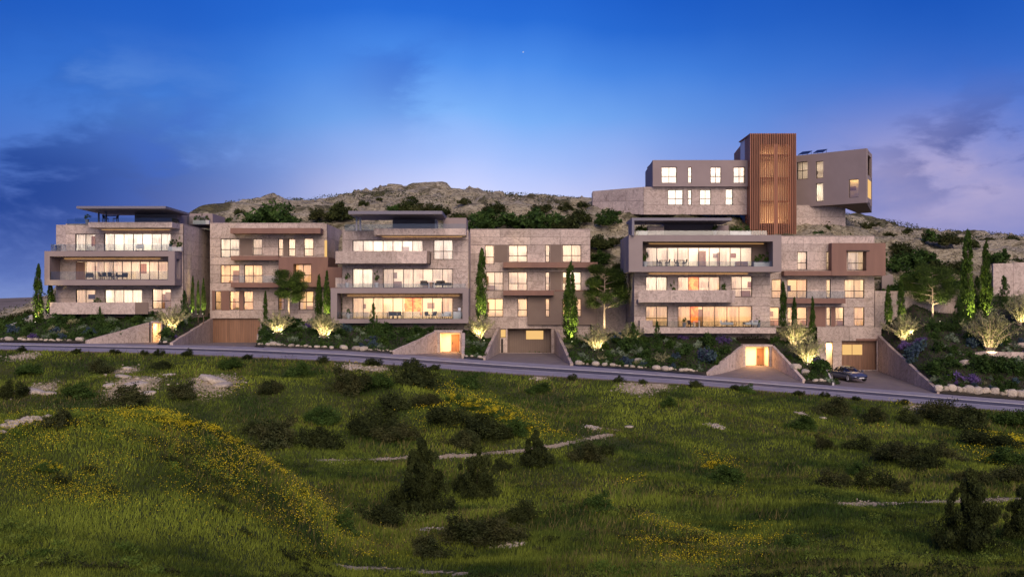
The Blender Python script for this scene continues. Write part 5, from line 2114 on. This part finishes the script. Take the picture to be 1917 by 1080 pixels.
# low scrub and weeds in patches between the bushes
def weed_clumps(name, mat, ncl, per, lab, seed, size, hscale):
    rs = np.random.default_rng(seed)
    cy = 22 * (108.5 / 22) ** rs.uniform(0, 1, ncl)
    cx_ = rs.uniform(-.52, .52, ncl) * cy
    keep_ = noise2(cx_, cy, .11, seed * .37) > -.02
    cx_, cy = cx_[keep_], cy[keep_]
    r_ = rs.uniform(.25, .95, len(cx_)) * np.clip(cy / 70, .45, 1.2)
    idx = rs.integers(0, len(cx_), len(cx_) * per)
    p = rs.normal(size=(len(idx), 3))
    p /= np.linalg.norm(p, axis=1)[:, None]
    p[:, 2] = np.abs(p[:, 2])
    p *= (rs.uniform(0, 1, len(idx)) ** .5)[:, None]
    X_ = cx_[idx] + p[:, 0] * r_[idx] * 1.3
    Y_ = cy[idx] + p[:, 1] * r_[idx]
    ok = Y_ < 109.6
    X_, Y_, idx, p = X_[ok], Y_[ok], idx[ok], p[ok]
    C = np.stack([X_, Y_, meadow_z(X_, Y_) + p[:, 2] * r_[idx] * hscale], -1)
    V, Fc, T = leaf_tris(C, size, rs, .9, 2.6, (idx % 13) / 26.)
    tag(link(name, mesh_np(name, V, Fc, M[mat], T)), lab, 'scrub', None, 'stuff')


weed_clumps('low_scrub', 'scrub', 620, 170, 'low dark scrub in patches between the meadow bushes', 3, .10, .95)
weed_clumps('leafy_weeds', 'weed', 1500, 150, 'pale green leafy weeds in patches over the meadow', 9, .085, .85)
weed_clumps('dry_scrub', 'brownscrub', 420, 130, 'brownish dry scrub in patches over the meadow', 21, .09, .85)

# pale outcrops in the meadow
for px, row, s, lab in ((62, 735, 2.6, 'flat pale outcrop at the left end of the meadow'), (90, 738, 1.8, 'small pale outcrop beside the flat one at left'), (232, 706, 1.6, 'pale outcrop top of the rocky patch at left'),
                        (205, 722, 1.3, 'pale outcrop left side of the rocky patch'), (255, 722, 2.4, 'largest pale outcrop of the rocky patch at left'), (275, 738, 1.6, 'low pale outcrop at the foot of the rocky patch'),
                        (240, 690, 1.1, 'small pale outcrop above the rocky patch'), (398, 712, 2.6, 'long pale outcrop below the leftmost garage'), (415, 722, 1.8, 'lower end of the pale outcrop below the leftmost garage'),
                        (312, 704, 1.2, 'small pale outcrop between the two rocky patches'), (800, 996, .8, 'white stone low in the meadow below the largest young pine'), (770, 992, .6, 'small white stone left of the white stone in the meadow'),
                        (1178, 800, .9, 'pale stone at the end of the dirt path'), (1720, 768, 1.5, 'pale outcrop below the road at right'), (1340, 800, .9, 'pale stone on the right-hand slope'),
                        (1540, 782, .8, 'small pale stone right of middle on the slope'), (640, 702, .8, 'pale stone below the road at the middle tower')):
    x, y, z = hit(px, row)
    rock(x, y, z - s * .12, s, lab, None, .42, 'rock_outcrop')
# scattered pebbles
n = 2600
V, Fc = [], []
base = np.array([v.co[:] for v in RK[1].vertices])
import bmesh as _bm
b_ = _bm.new()
_bm.ops.create_icosphere(b_, subdivisions=1, radius=.5)
bv = np.array([v.co[:] for v in b_.verts])
bf = np.array([[v.index for v in f.verts] for f in b_.faces])
b_.free()
Vs, Fs = [], []
off = 0
cent = []
for (x, y), r_ in patch_pts:
    for k in range(70):
        cent.append((x + random.gauss(0, r_ * .55), y + random.gauss(0, r_ * .8), random.uniform(.08, .34)))
for q, wd in path_pts[:2]:
    for x, y in q:
        for k in range(3):
            cent.append((x + random.gauss(0, wd), y + random.gauss(0, wd), random.uniform(.05, .14)))
for x, y, s in cent:
    if y > 109.5 or y < 20:
        continue
    Vs.append(bv * np.array([s * random.uniform(.7, 1.4), s * random.uniform(.7, 1.3), s * .6]) * rng.uniform(.8, 1.2, (len(bv), 1)) + np.array([x, y, gz(x, y) + s * .1]))
    Fs.append(bf + off)
    off += len(bv)
tag(link('loose_stones', mesh_np('loose_stones', np.concatenate(Vs), np.concatenate(Fs), M['rockpale'])), 'loose pale stones scattered over bare patches', 'stones', None, 'stuff')

# ---------------------------------------------------------------- grass and flowers
def blades(n, hmin, hmax, wk, mat, name, label, cat, mask=None, ylo=11, yhi=110, flower=False, power=1.0):
    u = rng.uniform(0, 1, n)
    y = ylo * (yhi / ylo) ** u if power == 1 else ylo + (yhi - ylo) * u ** power
    x = rng.uniform(-.53, .53, n) * y
    if mask is not None:
        k = mask(x, y)
        x, y = x[k], y[k]
    z = meadow_z(x, y)
    n = len(x)
    pn = noise2(x, y, .22, 7) + .5 * noise2(x, y, .9, 2)
    h = rng.uniform(hmin, hmax, n) * (1 + .55 * pn) * np.clip(y / 55, .38, 1)
    wdt = wk * y / 40 * rng.uniform(.7, 1.3, n)
    a = rng.uniform(0, 6.283, n)
    lean = rng.normal(size=(n, 2)) * .30 * h[:, None] + np.array([.08, 0]) * h[:, None]
    B0 = np.stack([x - np.cos(a) * wdt, y - np.sin(a) * wdt, z - .02], -1)
    B1_ = np.stack([x + np.cos(a) * wdt, y + np.sin(a) * wdt, z - .02], -1)
    T0 = np.stack([x + lean[:, 0], y + lean[:, 1], z + h], -1)
    if flower:
        s = wk * y / 40 * rng.uniform(1.0, 2.2, n)
        B0 = T0 + np.stack([-s, rng.normal(size=n) * s, -s * .6], -1)
        B1_ = T0 + np.stack([s, rng.normal(size=n) * s, -s * .5], -1)
        T0 = T0 + np.stack([rng.normal(size=n) * s * .5, rng.normal(size=n) * s, s * .9], -1)
    V = np.stack([B0, B1_, T0], 1).reshape(-1, 3)
    Fc = np.arange(n * 3).reshape(n, 3)
    T = np.repeat(np.clip(.45 + .35 * pn + rng.normal(size=n) * .18, 0, 1), 3)
    tag(link(name, mesh_np(name, V, Fc, M[mat], T)), label, cat, None, 'stuff')


pathall = np.concatenate([q for q, wd in path_pts])


def not_bare(x, y):
    keep_ = np.ones(len(x), bool)
    for q, wd in path_pts:
        for a, b in q[::2]:
            keep_ &= (np.abs(x - a) > wd * .9) | (np.abs(y - b) > wd * 1.0)
    for (a, b), r_ in patch_pts:
        dd = np.hypot(x - a, (y - b) * .6)
        keep_ &= (dd > r_ * .8) | (rng.uniform(0, 1, len(x)) < (dd / (r_ * .8)) ** 2 * .5)
    return keep_


blades(800000, .12, .29, .019, 'grass', 'meadow_grass', 'rough green grass covering the meadow', 'grass', not_bare)
blades(90000, .2, .5, .020, 'straw', 'dry_grass', 'dry straw-coloured grass in patches over the meadow', 'grass',
       lambda x, y: not_bare(x, y) & (noise2(x, y, .09, 11) > .08))


def flower_mask(x, y):
    m_ = np.zeros(len(x))
    # crest of the near mound, its right flank, the far yellow ridge and loose patches
    crest = [(hit(a, b, 30, 60)[:2], r_, w_) for a, b, r_, w_ in (
        (290, 785, 1.6, 1), (340, 790, 1.6, 1), (390, 800, 1.6, .9), (430, 820, 1.8, .8), (470, 850, 2, .6), (510, 870, 1.6, .7), (550, 900, 1.5, .9), (580, 940, 1.3, .7), (540, 930, 1.5, .6),
        (440, 880, 2.2, .7), (400, 840, 1.8, .6), (500, 910, 2.0, .7), (470, 930, 1.6, .5), (520, 960, 1.5, .5), (350, 850, 1.6, .35), (570, 970, 1.2, .5), (60, 865, 1.5, .7), (100, 880, 1.5, .6), (20, 860, 1.4, .5), (160, 800, 1.6, .4), (60, 810, 1.6, .45), (110, 970, .7, .8), (185, 1065, .6, 1), (480, 960, 1.2, .4),
        (250, 900, 1.5, .25), (380, 930, 1.4, .25))]
    far = [(hit(a, b)[:2], r_, w_) for a, b, r_, w_ in (
        (845, 738, 1.6, .9), (870, 750, 1.6, 1), (900, 762, 1.6, 1), (930, 770, 1.5, 1), (960, 780, 1.5, 1), (985, 795, 1.4, 1), (1000, 812, 1.2, .8), (820, 772, 1.6, .8), (1040, 815, 1, .6),
        (1880, 820, 1.6, 1), (1905, 832, 1.6, 1), (1850, 855, 1.4, .8), (1335, 865, 1.0, .9), (1355, 868, .9, .7), (1380, 925, .7, .3), (1280, 1000, 1.3, .5), (1330, 1020, 1.4, .5), (1420, 1010, 1.2, .5),
        (1300, 1050, 1.3, .45), (1180, 905, .8, .5), (1240, 1020, 1, .5), (660, 680, .8, .3), (700, 1050, .6, .5), (1700, 760, 1, .5), (1620, 800, 1, .3), (450, 728, .9, .4))]
    for (a, b), r_, w_ in crest + far:
        r_ = r_ * 1.15
        m_ = np.maximum(m_, w_ * np.exp(-((x - a) ** 2 + ((y - b) * .7) ** 2) / (r_ * r_)))
    nz = noise2(x, y, .8, 5)
    return rng.uniform(0, 1, len(x)) < m_ * np.clip(.6 + nz * 1.4, .02, 1)


def flowers():
    n = 900000
    blades(n, .2, .4, .0095, 'flower', 'yellow_flowers', 'yellow wild flowers on the mound crests', 'flowers', flower_mask, flower=True)


flowers()

# ---------------------------------------------------------------- hill shrubs
HS = {nm: [shrub_mesh(nm + '_clump', M[nm], 1500, 26, .5, .45, .085, 300 + k * 5 + len(nm), .3, .28) for k in range(3)] for nm in ('scrub', 'darkleaf', 'brownscrub')}


def hill_hit(px, row, y0=143.5, y1=206.0):
    ys = np.arange(y0, y1, .5)
    xs2 = (px - CX) / F * ys
    zs = (HZ - row) / F * ys
    g = bank_z(xs2, ys)
    b = np.nonzero(zs <= g)[0]
    y = ys[b[0]] if len(b) else y1 - 2
    x = (px - CX) / F * y
    return float(x), float(y), float(bank_z(np.array([x]), np.array([y]))[0])


HB = [(510, 418, 85, 'darkleaf'), (480, 420, 50, 'darkleaf'), (545, 420, 50, 'darkleaf'), (632, 392, 26, 'scrub'), (600, 410, 50, 'brownscrub'), (640, 408, 60, 'scrub'), (560, 386, 14, 'brownscrub'),
      (765, 395, 50, 'scrub'), (790, 400, 60, 'brownscrub'), (740, 395, 34, 'darkleaf'), (820, 398, 50, 'scrub'), (770, 370, 18, 'scrub'), (900, 425, 60, 'darkleaf'), (940, 420, 80, 'darkleaf'), (925, 395, 50, 'scrub'),
      (990, 425, 70, 'darkleaf'), (1020, 420, 80, 'darkleaf'), (1060, 425, 70, 'scrub'), (1085, 410, 50, 'scrub'), (1010, 395, 40, 'brownscrub'), (1090, 385, 30, 'scrub'), (1060, 390, 36, 'brownscrub'),
      (1120, 460, 60, 'scrub'), (1135, 420, 50, 'darkleaf'), (1145, 405, 44, 'darkleaf'), (1120, 500, 50, 'darkleaf'), (1150, 530, 50, 'scrub'), (1115, 545, 60, 'darkleaf'), (1160, 505, 36, 'scrub'),
      (1160, 455, 34, 'brownscrub'), (1530, 440, 30, 'darkleaf'), (1545, 430, 24, 'scrub'), (1700, 500, 70, 'darkleaf'), (1670, 505, 50, 'darkleaf'), (1730, 490, 60, 'darkleaf'), (1760, 515, 70, 'scrub'),
      (1690, 470, 50, 'scrub'), (1740, 448, 40, 'darkleaf'), (1780, 455, 50, 'brownscrub'), (1720, 530, 70, 'darkleaf'), (1780, 535, 60, 'darkleaf'), (1800, 500, 40, 'brownscrub'), (1870, 490, 50, 'darkleaf'),
      (1910, 495, 40, 'scrub'), (1850, 450, 26, 'brownscrub'), (1895, 448, 30, 'scrub'), (1820, 460, 30, 'scrub'), (1640, 420, 22, 'brownscrub'), (1665, 440, 26, 'brownscrub'), (1620, 425, 24, 'brownscrub'), (1700, 435, 24, 'scrub'),
      (450, 405, 34, 'scrub'), (440, 415, 40, 'darkleaf'), (870, 380, 26, 'brownscrub'), (860, 410, 40, 'scrub'), (960, 378, 20, 'scrub'), (710, 372, 14, 'brownscrub'), (680, 385, 22, 'scrub'),
      (1690, 560, 60, 'darkleaf'), (1790, 575, 50, 'darkleaf'), (1880, 540, 40, 'darkleaf'), (1640, 480, 40, 'darkleaf'), (1200, 430, 24, 'scrub'), (1380, 432, 20, 'darkleaf')]
for px, row, wpx, k in HB:
    x, y, z = hill_hit(px, row)
    kn = {'scrub': 'dark olive', 'darkleaf': 'dark green', 'brownscrub': 'brownish'}[k]
    wh = ('above the leftmost wing' if px < 660 else 'above the middle tower' if px < 880 else 'above the middle wing' if px < 1105 else 'left of the right-hand tower' if px < 1180 else
          'under the hilltop building' if px < 1600 else 'right of the hilltop building')
    zz = 'high up' if row < 400 or (px > 1600 and row < 450) else 'low down'
    o = shrub(k, x, y, z - .25, wpx / F * y * 1.15, random.uniform(.7, 1.05), '%s %s shrub %s, %s' % ('large' if wpx > 48 else 'small', kn, wh, zz), 'shrubs on the rocky hill', random.choice(HS[k]), 'shrub', 'hill_shrub')
# loose scrub on rock
n = 28000
cx = rng.uniform(-120, 120, 900)
cy = rng.uniform(152, 212, 900)
idx = rng.integers(0, 900, n)
x = cx[idx] + rng.normal(size=n) * .7
y = cy[idx] + rng.normal(size=n) * .7
z = hill_z(x[None, :], y[None, :])[0] if False else bank_z(x, y)
C = np.stack([x, y, z + rng.uniform(-.2, .9, n)], -1)
V, Fc, T = leaf_tris(C, .26, rng, .4, 1.8)
tag(link('hill_scrub', mesh_np('hill_scrub', V, Fc, M['brownscrub'], T)), 'sparse low scrub on the rocky hill', 'scrub', None, 'stuff')

# ---------------------------------------------------------------- far trees at the left edge
for i, (px, row, wpx) in enumerate(((8, 606, 34), (30, 600, 40), (52, 590, 34), (-14, 612, 40), (18, 622, 26), (60, 604, 26), (42, 612, 24))):
    x, y, z = hill_hit(px, row)
    shrub('scrub', x, y, z - .2, wpx / F * y, .9, 'far-off scrubby tree at the left edge beyond the thin garden wall', 'far trees at the left edge', HS['scrub'][i % 3], 'tree', 'distant_tree')


# ---------------------------------------------------------------- terraces: pots and furniture
PM = [shrub_mesh('potted_foliage', M['greenscrub'], 700, 18, .5, .75, .09, 400 + k, .5, .3) for k in range(3)]


def potted(B, px, row, v, wpx, hpx, label, mat='pot', k=0, ball=False):
    u, z = B.uz(px, row, v)
    p = B.world(u, v, z)
    root = empty('potted_shrub', p, 0, label, 'potted plant')
    hh = hpx / F * 131
    wd = wpx / F * 131
    ph = min(.55, hh * .4)
    MB().lathe([(.16, 0), (.24, ph), (.27, ph), (.27, ph + .04), (.22, ph + .04)], 12).build('pot', mat, root)
    f = link('foliage', PM[k % 3], root)
    f.location = (0, 0, ph + (.3 if ball else .05))
    f.scale = (wd, wd, (hh - ph) * 1.1)
    if ball:
        MB().tube([(0, 0, ph), (0, 0, ph + .5)], [.03, .025], 6).build('stem', 'bark', root)
    return root


def planter(B, p0, p1, row, v, hpx, label):
    u0, z = B.uz(p0, row, v)
    u1, _ = B.uz(p1, row, v)
    root = empty('planter_box', B.world((u0 + u1) / 2, v, z), B.r, label, 'planter')
    W = (u1 - u0) / 2
    m = MB()
    m.box(-W, W, -.25, .25, 0, .5)
    m.build('box', 'potwhite', root)
    n = max(2, round(W * 2 / .8))
    for k in range(n):
        f = link('foliage', PM[k % 3], root)
        f.location = (-W + W * 2 * (k + .5) / n, 0, .45)
        s = W * 2 / n * 1.3
        f.scale = (s, s, hpx / F * 131 * .9)
    return root


planter(B1, 316, 341, 470, -1.2, 26, 'white planter with dark shrubs at the right end of the leftmost tower upper terrace')
potted(B1, 181, 583, -1.6, 22, 32, 'potted shrub behind the stone balcony parapet of the leftmost tower')
potted(B1, 163, 420, -1.0, 16, 22, 'potted shrub on the leftmost tower roof terrace, under the canopy left end')
planter(B1, 362, 392, 420, 7, 18, 'roof planter with dark shrubs between the leftmost tower and its wing')
potted(B1, 337, 532, -2.0, 12, 18, 'potted shrub in the side opening of the leftmost box terrace') if False else None
potted(B2, 650, 538, -1.4, 13, 28, 'ball-headed potted tree left of the two-pane window, middle tower', 'potwhite', 0, True)
potted(B2, 705, 538, -1.4, 14, 29, 'ball-headed potted tree between the middle tower window groups', 'potwhite', 1, True)
potted(B2, 652, 597, -1.2, 13, 22, 'potted shrub at the left end of the middle tower box terrace', 'potwhite', 2)
potted(B3, 1208, 499, -1.0, 15, 34, 'potted shrub at the left end of the top box terrace, right-hand tower', 'potwhite', 0)
planter(B3, 1411, 1442, 499, -1.0, 28, 'planter with two dark shrubs at the right end of the top box terrace')
potted(B3, 1260, 561, -1.2, 15, 38, 'potted shrub left behind the long stone parapet of the right-hand tower', 'pot', 1)
potted(B3, 1355, 561, -1.2, 17, 38, 'potted shrub right behind the long stone parapet of the right-hand tower', 'pot', 2)
potted(B3, 1281, 613, -1.4, 10, 22, 'tall grey pot with a clipped ball on the lowest terrace of the right-hand tower', 'pot', 0)
potted(B3, 1420, 613, -1.4, 11, 20, 'grey pot with small plant at the right end of the lowest terrace', 'pot', 1)
planter(B3, 1195, 1212, 441, -1, 22, 'roof planter at the left end of the right-hand tower terrace')
potted(B3, 1338, 441, -.5, 14, 24, 'potted shrub beside the roof pavilion of the right-hand tower', 'pot', 0)
planter(B3, 1366, 1405, 441, 0, 20, 'long roof planter with dark shrubs right of the right-hand tower canopy')


def chair(B, px, row, v, label, mat='seatwhite', rz=0.0, lounge=False):
    u, z = B.uz(px, row, v)
    root = empty('lounge_chair' if lounge else 'dining_chair', B.world(u, v, z), rz, label, 'chair')
    sw = .42 if lounge else .24
    sh = .38 if lounge else .45
    MB().box(-sw, sw, -sw, sw, sh - .06, sh + .04).build('seat', mat, root)
    MB().hexa([(-sw, sw - .06, sh + .04), (sw, sw - .06, sh + .04), (sw, sw + .02, sh + .04), (-sw, sw + .02, sh + .04),
               (-sw, sw + .04, .88), (sw, sw + .04, .88), (sw, sw + .12, .88), (-sw, sw + .12, .88)]).build('backrest', mat, root)
    for a in (-1, 1):
        for b in (-1, 1):
            MB().box(a * sw * .9 - .02, a * sw * .9 + .02, b * sw * .9 - .02, b * sw * .9 + .02, 0, sh - .06).build('leg', 'fix', root)
        if lounge:
            MB().box(a * sw - .04, a * sw + .04, -sw, sw, sh + .04, sh + .24).build('armrest', mat, root)
    return root


def table(B, px, row, v, wd, label, mat='tabletop', dd=.8):
    u, z = B.uz(px, row, v)
    root = empty('outdoor_table', B.world(u, v, z), 0, label, 'table')
    MB().box(-wd / 2, wd / 2, -dd / 2, dd / 2, .70, .75).build('tabletop', mat, root)
    for a in (-1, 1):
        for b in (-1, 1):
            MB().box(a * (wd / 2 - .08) - .03, a * (wd / 2 - .08) + .03, b * (dd / 2 - .08) - .03, b * (dd / 2 - .08) + .03, 0, .70).build('leg', mat, root)
    return root


table(B1, 202, 524, -1.6, 2.0, 'long outdoor table on the mauve box terrace of the leftmost tower')
for px, rz, lab in ((190, 1.5, 'left end'), (197, 3.1, 'left front'), (207, 3.1, 'right front'), (214, -1.5, 'right end')):
    chair(B1, px, 524, -1.6 if abs(rz) < 2 else -2.3, 'dark chair at the %s of the leftmost box terrace table' % lab, 'seatdark', rz)
chair(B1, 168, 524, -1.5, 'lone dark chair left of the long table on the leftmost box terrace', 'seatdark', .4, True)
chair(B1, 229, 524, -1.5, 'lone dark chair right of the long table on the leftmost box terrace', 'seatdark', -.4, True)
chair(B1, 262, 470, -1.5, 'white lounge chair on the upper terrace of the leftmost tower', 'seatwhite', .3, True)
table(B1, 112, 470, -1.5, 1.2, 'small table at the left end of the upper terrace, leftmost tower', 'seatwhite')
table(B1, 207, 416, -1.6, 1.8, 'dark table under the leftmost roof canopy', 'seatdark')
chair(B1, 198, 416, -1.6, 'dark chair left of the table under the leftmost roof canopy', 'seatdark', 1.5)
chair(B1, 216, 416, -1.6, 'dark chair right of the table under the leftmost roof canopy', 'seatdark', -1.5)
chair(B2, 795, 539, -1.6, 'dark lounge chair left of the pair before the middle tower long window', 'seatdark', .3, True)
chair(B2, 820, 539, -1.6, 'dark high-backed lounge chair in the middle of the middle tower terrace', 'seatdark', -.3, True)
table(B2, 808, 539, -2.0, .8, 'low side table between the two lounge chairs, middle tower', 'seatwhite', .5)
chair(B2, 837, 539, -1.7, 'low dark lounger at the right end of the middle tower terrace', 'seatdark', 1.3, True)
table(B2, 740, 597, -1.4, 2.0, 'dark dining table on the middle tower box terrace')
for px, rz, lab in ((732, 3.1, 'left'), (740, 3.1, 'middle'), (748, 3.1, 'right')):
    chair(B2, px, 597, -2.1, 'dark dining chair at the %s side of the table, middle box terrace' % lab, 'seatdark', rz)
chair(B2, 800, 597, -1.4, 'dark chair right of centre on the middle box terrace', 'seatdark', .5)
chair(B2, 812, 597, -1.4, 'dark chair beside the white sofa on the middle box terrace', 'seatdark', -.5)
chair(B2, 836, 597, -1.5, 'pale armchair right on the middle box terrace', 'seatwhite', -.3, True)
g = empty('outdoor_kitchen', B2.world(B2.uz(856, 597, -1.5)[0], -1.5, B2.uz(856, 597, -1.5)[1]), 0, 'white outdoor kitchen cabinet at the right end of the middle box terrace', 'kitchen cabinet')
MB().box(-.45, .45, -.3, .3, 0, .9).build('cabinet', 'seatwhite', g)
MB().box(-.5, .5, -.34, .34, .9, .96).build('worktop', 'fix', g)
MB().box(.1, .42, -.2, .2, .96, 1.35).build('grill_hood', 'chrome', g)
for px, lab in ((1242, 'left'), (1274, 'right')):
    table(B3, px, 499, -1.7, 1.0, 'dark table on the top box terrace, %s one' % lab, 'seatdark')
    chair(B3, px - 7, 499, -1.7, 'dark chair left of the %s table on the top box terrace' % lab, 'seatdark', 1.5)
    chair(B3, px + 7, 499, -1.7, 'dark chair right of the %s table on the top box terrace' % lab, 'seatdark', -1.5)
table(B3, 1385, 613, -1.5, 2.0, 'dining table on the lowest terrace of the right-hand tower')
for px, rz, lab in ((1357, 1.2, 'far left'), (1366, 1.4, 'left'), (1399, -1.4, 'right'), (1409, -1.2, 'far right')):
    chair(B3, px, 613, -1.5, 'white armchair at the %s of the lowest terrace table' % lab, 'seatwhite', rz, True)
chair(B3, 1293, 613, -1.5, 'dark chair beside the tall grey pot on the lowest terrace', 'seatdark', .6)
table(B3, 1304, 613, -1.6, .8, 'small pale table beside the dark chair on the lowest terrace', 'seatwhite', .5)


# ---------------------------------------------------------------- car
def car():
    pr = at(1588, 698, 128.2)
    zc = float(drive_z(5, pr.x, pr.y))
    root = empty('parked_car', (pr.x, pr.y, zc + .02), R(-74), 'blue-grey coupe parked on the right-hand driveway, nose towards the road', 'car')
    root.scale = (1.18, 1.25, 1.25)
    # local x forward
    st = [(-2.28, .62, .42, .62, .70), (-2.15, .80, .28, .78, .86), (-1.7, .90, .22, .86, .95), (-1.0, .93, .20, .86, .93), (-.2, .92, .20, .84, .90), (.6, .92, .20, .84, .90),
          (1.1, .92, .20, .82, .88), (1.6, .90, .22, .74, .80), (2.0, .82, .26, .62, .68), (2.22, .66, .32, .50, .55), (2.30, .50, .38, .44, .47)]
    V, Fc = [], []
    ring = 12
    for x, hw_, zb, zs, zt in st:
        sec = [(-hw_ * .80, zb), (-hw_ * .96, zb + .10), (-hw_, (zb + zs) / 2), (-hw_ * .97, zs - .04), (-hw_ * .86, zs + .02), (-hw_ * .4, zt), (hw_ * .4, zt), (hw_ * .86, zs + .02), (hw_ * .97, zs - .04), (hw_, (zb + zs) / 2), (hw_ * .96, zb + .10), (hw_ * .80, zb)]
        for y, z in sec:
            V.append((x, y, z))
    for i in range(len(st) - 1):
        for j in range(ring):
            j2 = (j + 1) % ring
            Fc.append((i * ring + j, i * ring + j2, (i + 1) * ring + j2, (i + 1) * ring + j))
    m = MB()
    m.v = V
    m.f = Fc + [tuple(range(ring))[::-1][:], tuple((len(st) - 1) * ring + q for q in range(ring))]
    m.build('body', 'paint', root, True)
    # cabin
    cb = [(-1.75, .70, .88, .62, .90), (-1.0, .78, .90, .58, 1.25), (-.45, .80, .89, .58, 1.34), (.15, .80, .88, .56, 1.30), (1.0, .76, .86, .66, .89)]
    V, Fc = [], []
    for x, wb, zb, wt, zt in cb:
        V += [(x, -wb, zb - .05), (x, -wt, zt - .03), (x, -wt * .6, zt), (x, wt * .6, zt), (x, wt, zt - .03), (x, wb, zb - .05)]
    for i in range(len(cb) - 1):
        for j in range(5):
            Fc.append((i * 6 + j, i * 6 + j + 1, (i + 1) * 6 + j + 1, (i + 1) * 6 + j))
    m = MB()
    m.v, m.f = V, Fc
    m.build('windows', 'carglass', root, True)
    V, Fc = [], []
    for x, wb, zb, wt, zt in cb[1:4]:
        V += [(x, -wt - .01, zt - .03), (x, -wt * .6, zt + .02), (x, wt * .6, zt + .02), (x, wt + .01, zt - .03)]
    for i in range(2):
        for j in range(3):
            Fc.append((i * 4 + j, i * 4 + j + 1, (i + 1) * 4 + j + 1, (i + 1) * 4 + j))
    m = MB()
    m.v, m.f = V, Fc
    m.build('roof', 'paint', root, True)
    for x in (-1.38, 1.42):
        for s in (-1, 1):
            wl_ = empty('wheel', (x, s * .80, .33), 0)
            wl_.parent = root
            wl_.rotation_euler = (R(90) * s, 0, 0)
            wl_.name = 'wheel'
            MB().lathe([(.20, -.11), (.31, -.11), (.335, -.07), (.335, .07), (.31, .11), (.22, .11)], 20).build('tyre', 'tyre', wl_)
            rm = MB().lathe([(.21, -.115), (.225, -.125), (.06, -.10)], 18)
            for q in range(5):
                a = q * 2 * math.pi / 5
                rm.hexa([(math.cos(a - .5) * .05, math.sin(a - .5) * .05, -.13), (math.cos(a + .5) * .05, math.sin(a + .5) * .05, -.13), (math.cos(a + .5) * .05, math.sin(a + .5) * .05, -.10), (math.cos(a - .5) * .05, math.sin(a - .5) * .05, -.10),
                         (math.cos(a - .12) * .21, math.sin(a - .12) * .21, -.13), (math.cos(a + .12) * .21, math.sin(a + .12) * .21, -.13), (math.cos(a + .12) * .21, math.sin(a + .12) * .21, -.10), (math.cos(a - .12) * .21, math.sin(a - .12) * .21, -.10)])
            rm.build('rim', 'chrome', wl_)
    for s in (-1, 1):
        MB().hexa([(2.02, s * .42, .56), (1.78, s * .80, .58), (1.74, s * .78, .58), (1.98, s * .42, .56), (1.98, s * .42, .66), (1.74, s * .78, .72), (1.68, s * .74, .72), (1.90, s * .42, .67)]).build('headlight', 'headlamp', root)
        MB().box(.72, .95, s * .90, s * 1.06, .86, .98).build('mirror', 'paint', root)
        MB().box(-2.3, -2.18, s * .35, s * .68, .60, .72).build('tail_light', 'art', root)
    MB().box(2.235, 2.30, -.36, .36, .34, .46).build('grille', 'chrome', root)
    MB().box(2.29, 2.32, -.24, .24, .30, .40).build('number_plate', 'seatwhite', root)
    MB().box(-1.2, -1.19, .93, .935, .3, .8).build('door_seam', 'tyre', root)
    return root


car()

# ---------------------------------------------------------------- labels: where several would read alike, say which one counted from the left
bpy.context.view_layer.update()
by = {}
for o in S.objects:
    if o.parent is None and o.get('category') and o.get('label'):
        by.setdefault(o['label'], []).append(o)
ORD = ['leftmost', 'second from left', 'third from left', 'fourth from left', 'fifth from left', 'sixth from left', 'seventh from left', 'eighth from left', 'ninth from left', 'tenth from left', 'eleventh from left', 'twelfth from left']
for lab, os_ in by.items():
    if len(os_) > 1:
        os_.sort(key=lambda o: o.matrix_world.translation.x / o.matrix_world.translation.y)
        for i, o in enumerate(os_):
            if i == len(os_) - 1:
                o['label'] = 'rightmost ' + lab
            elif i < len(ORD):
                o['label'] = ORD[i] + ' ' + lab
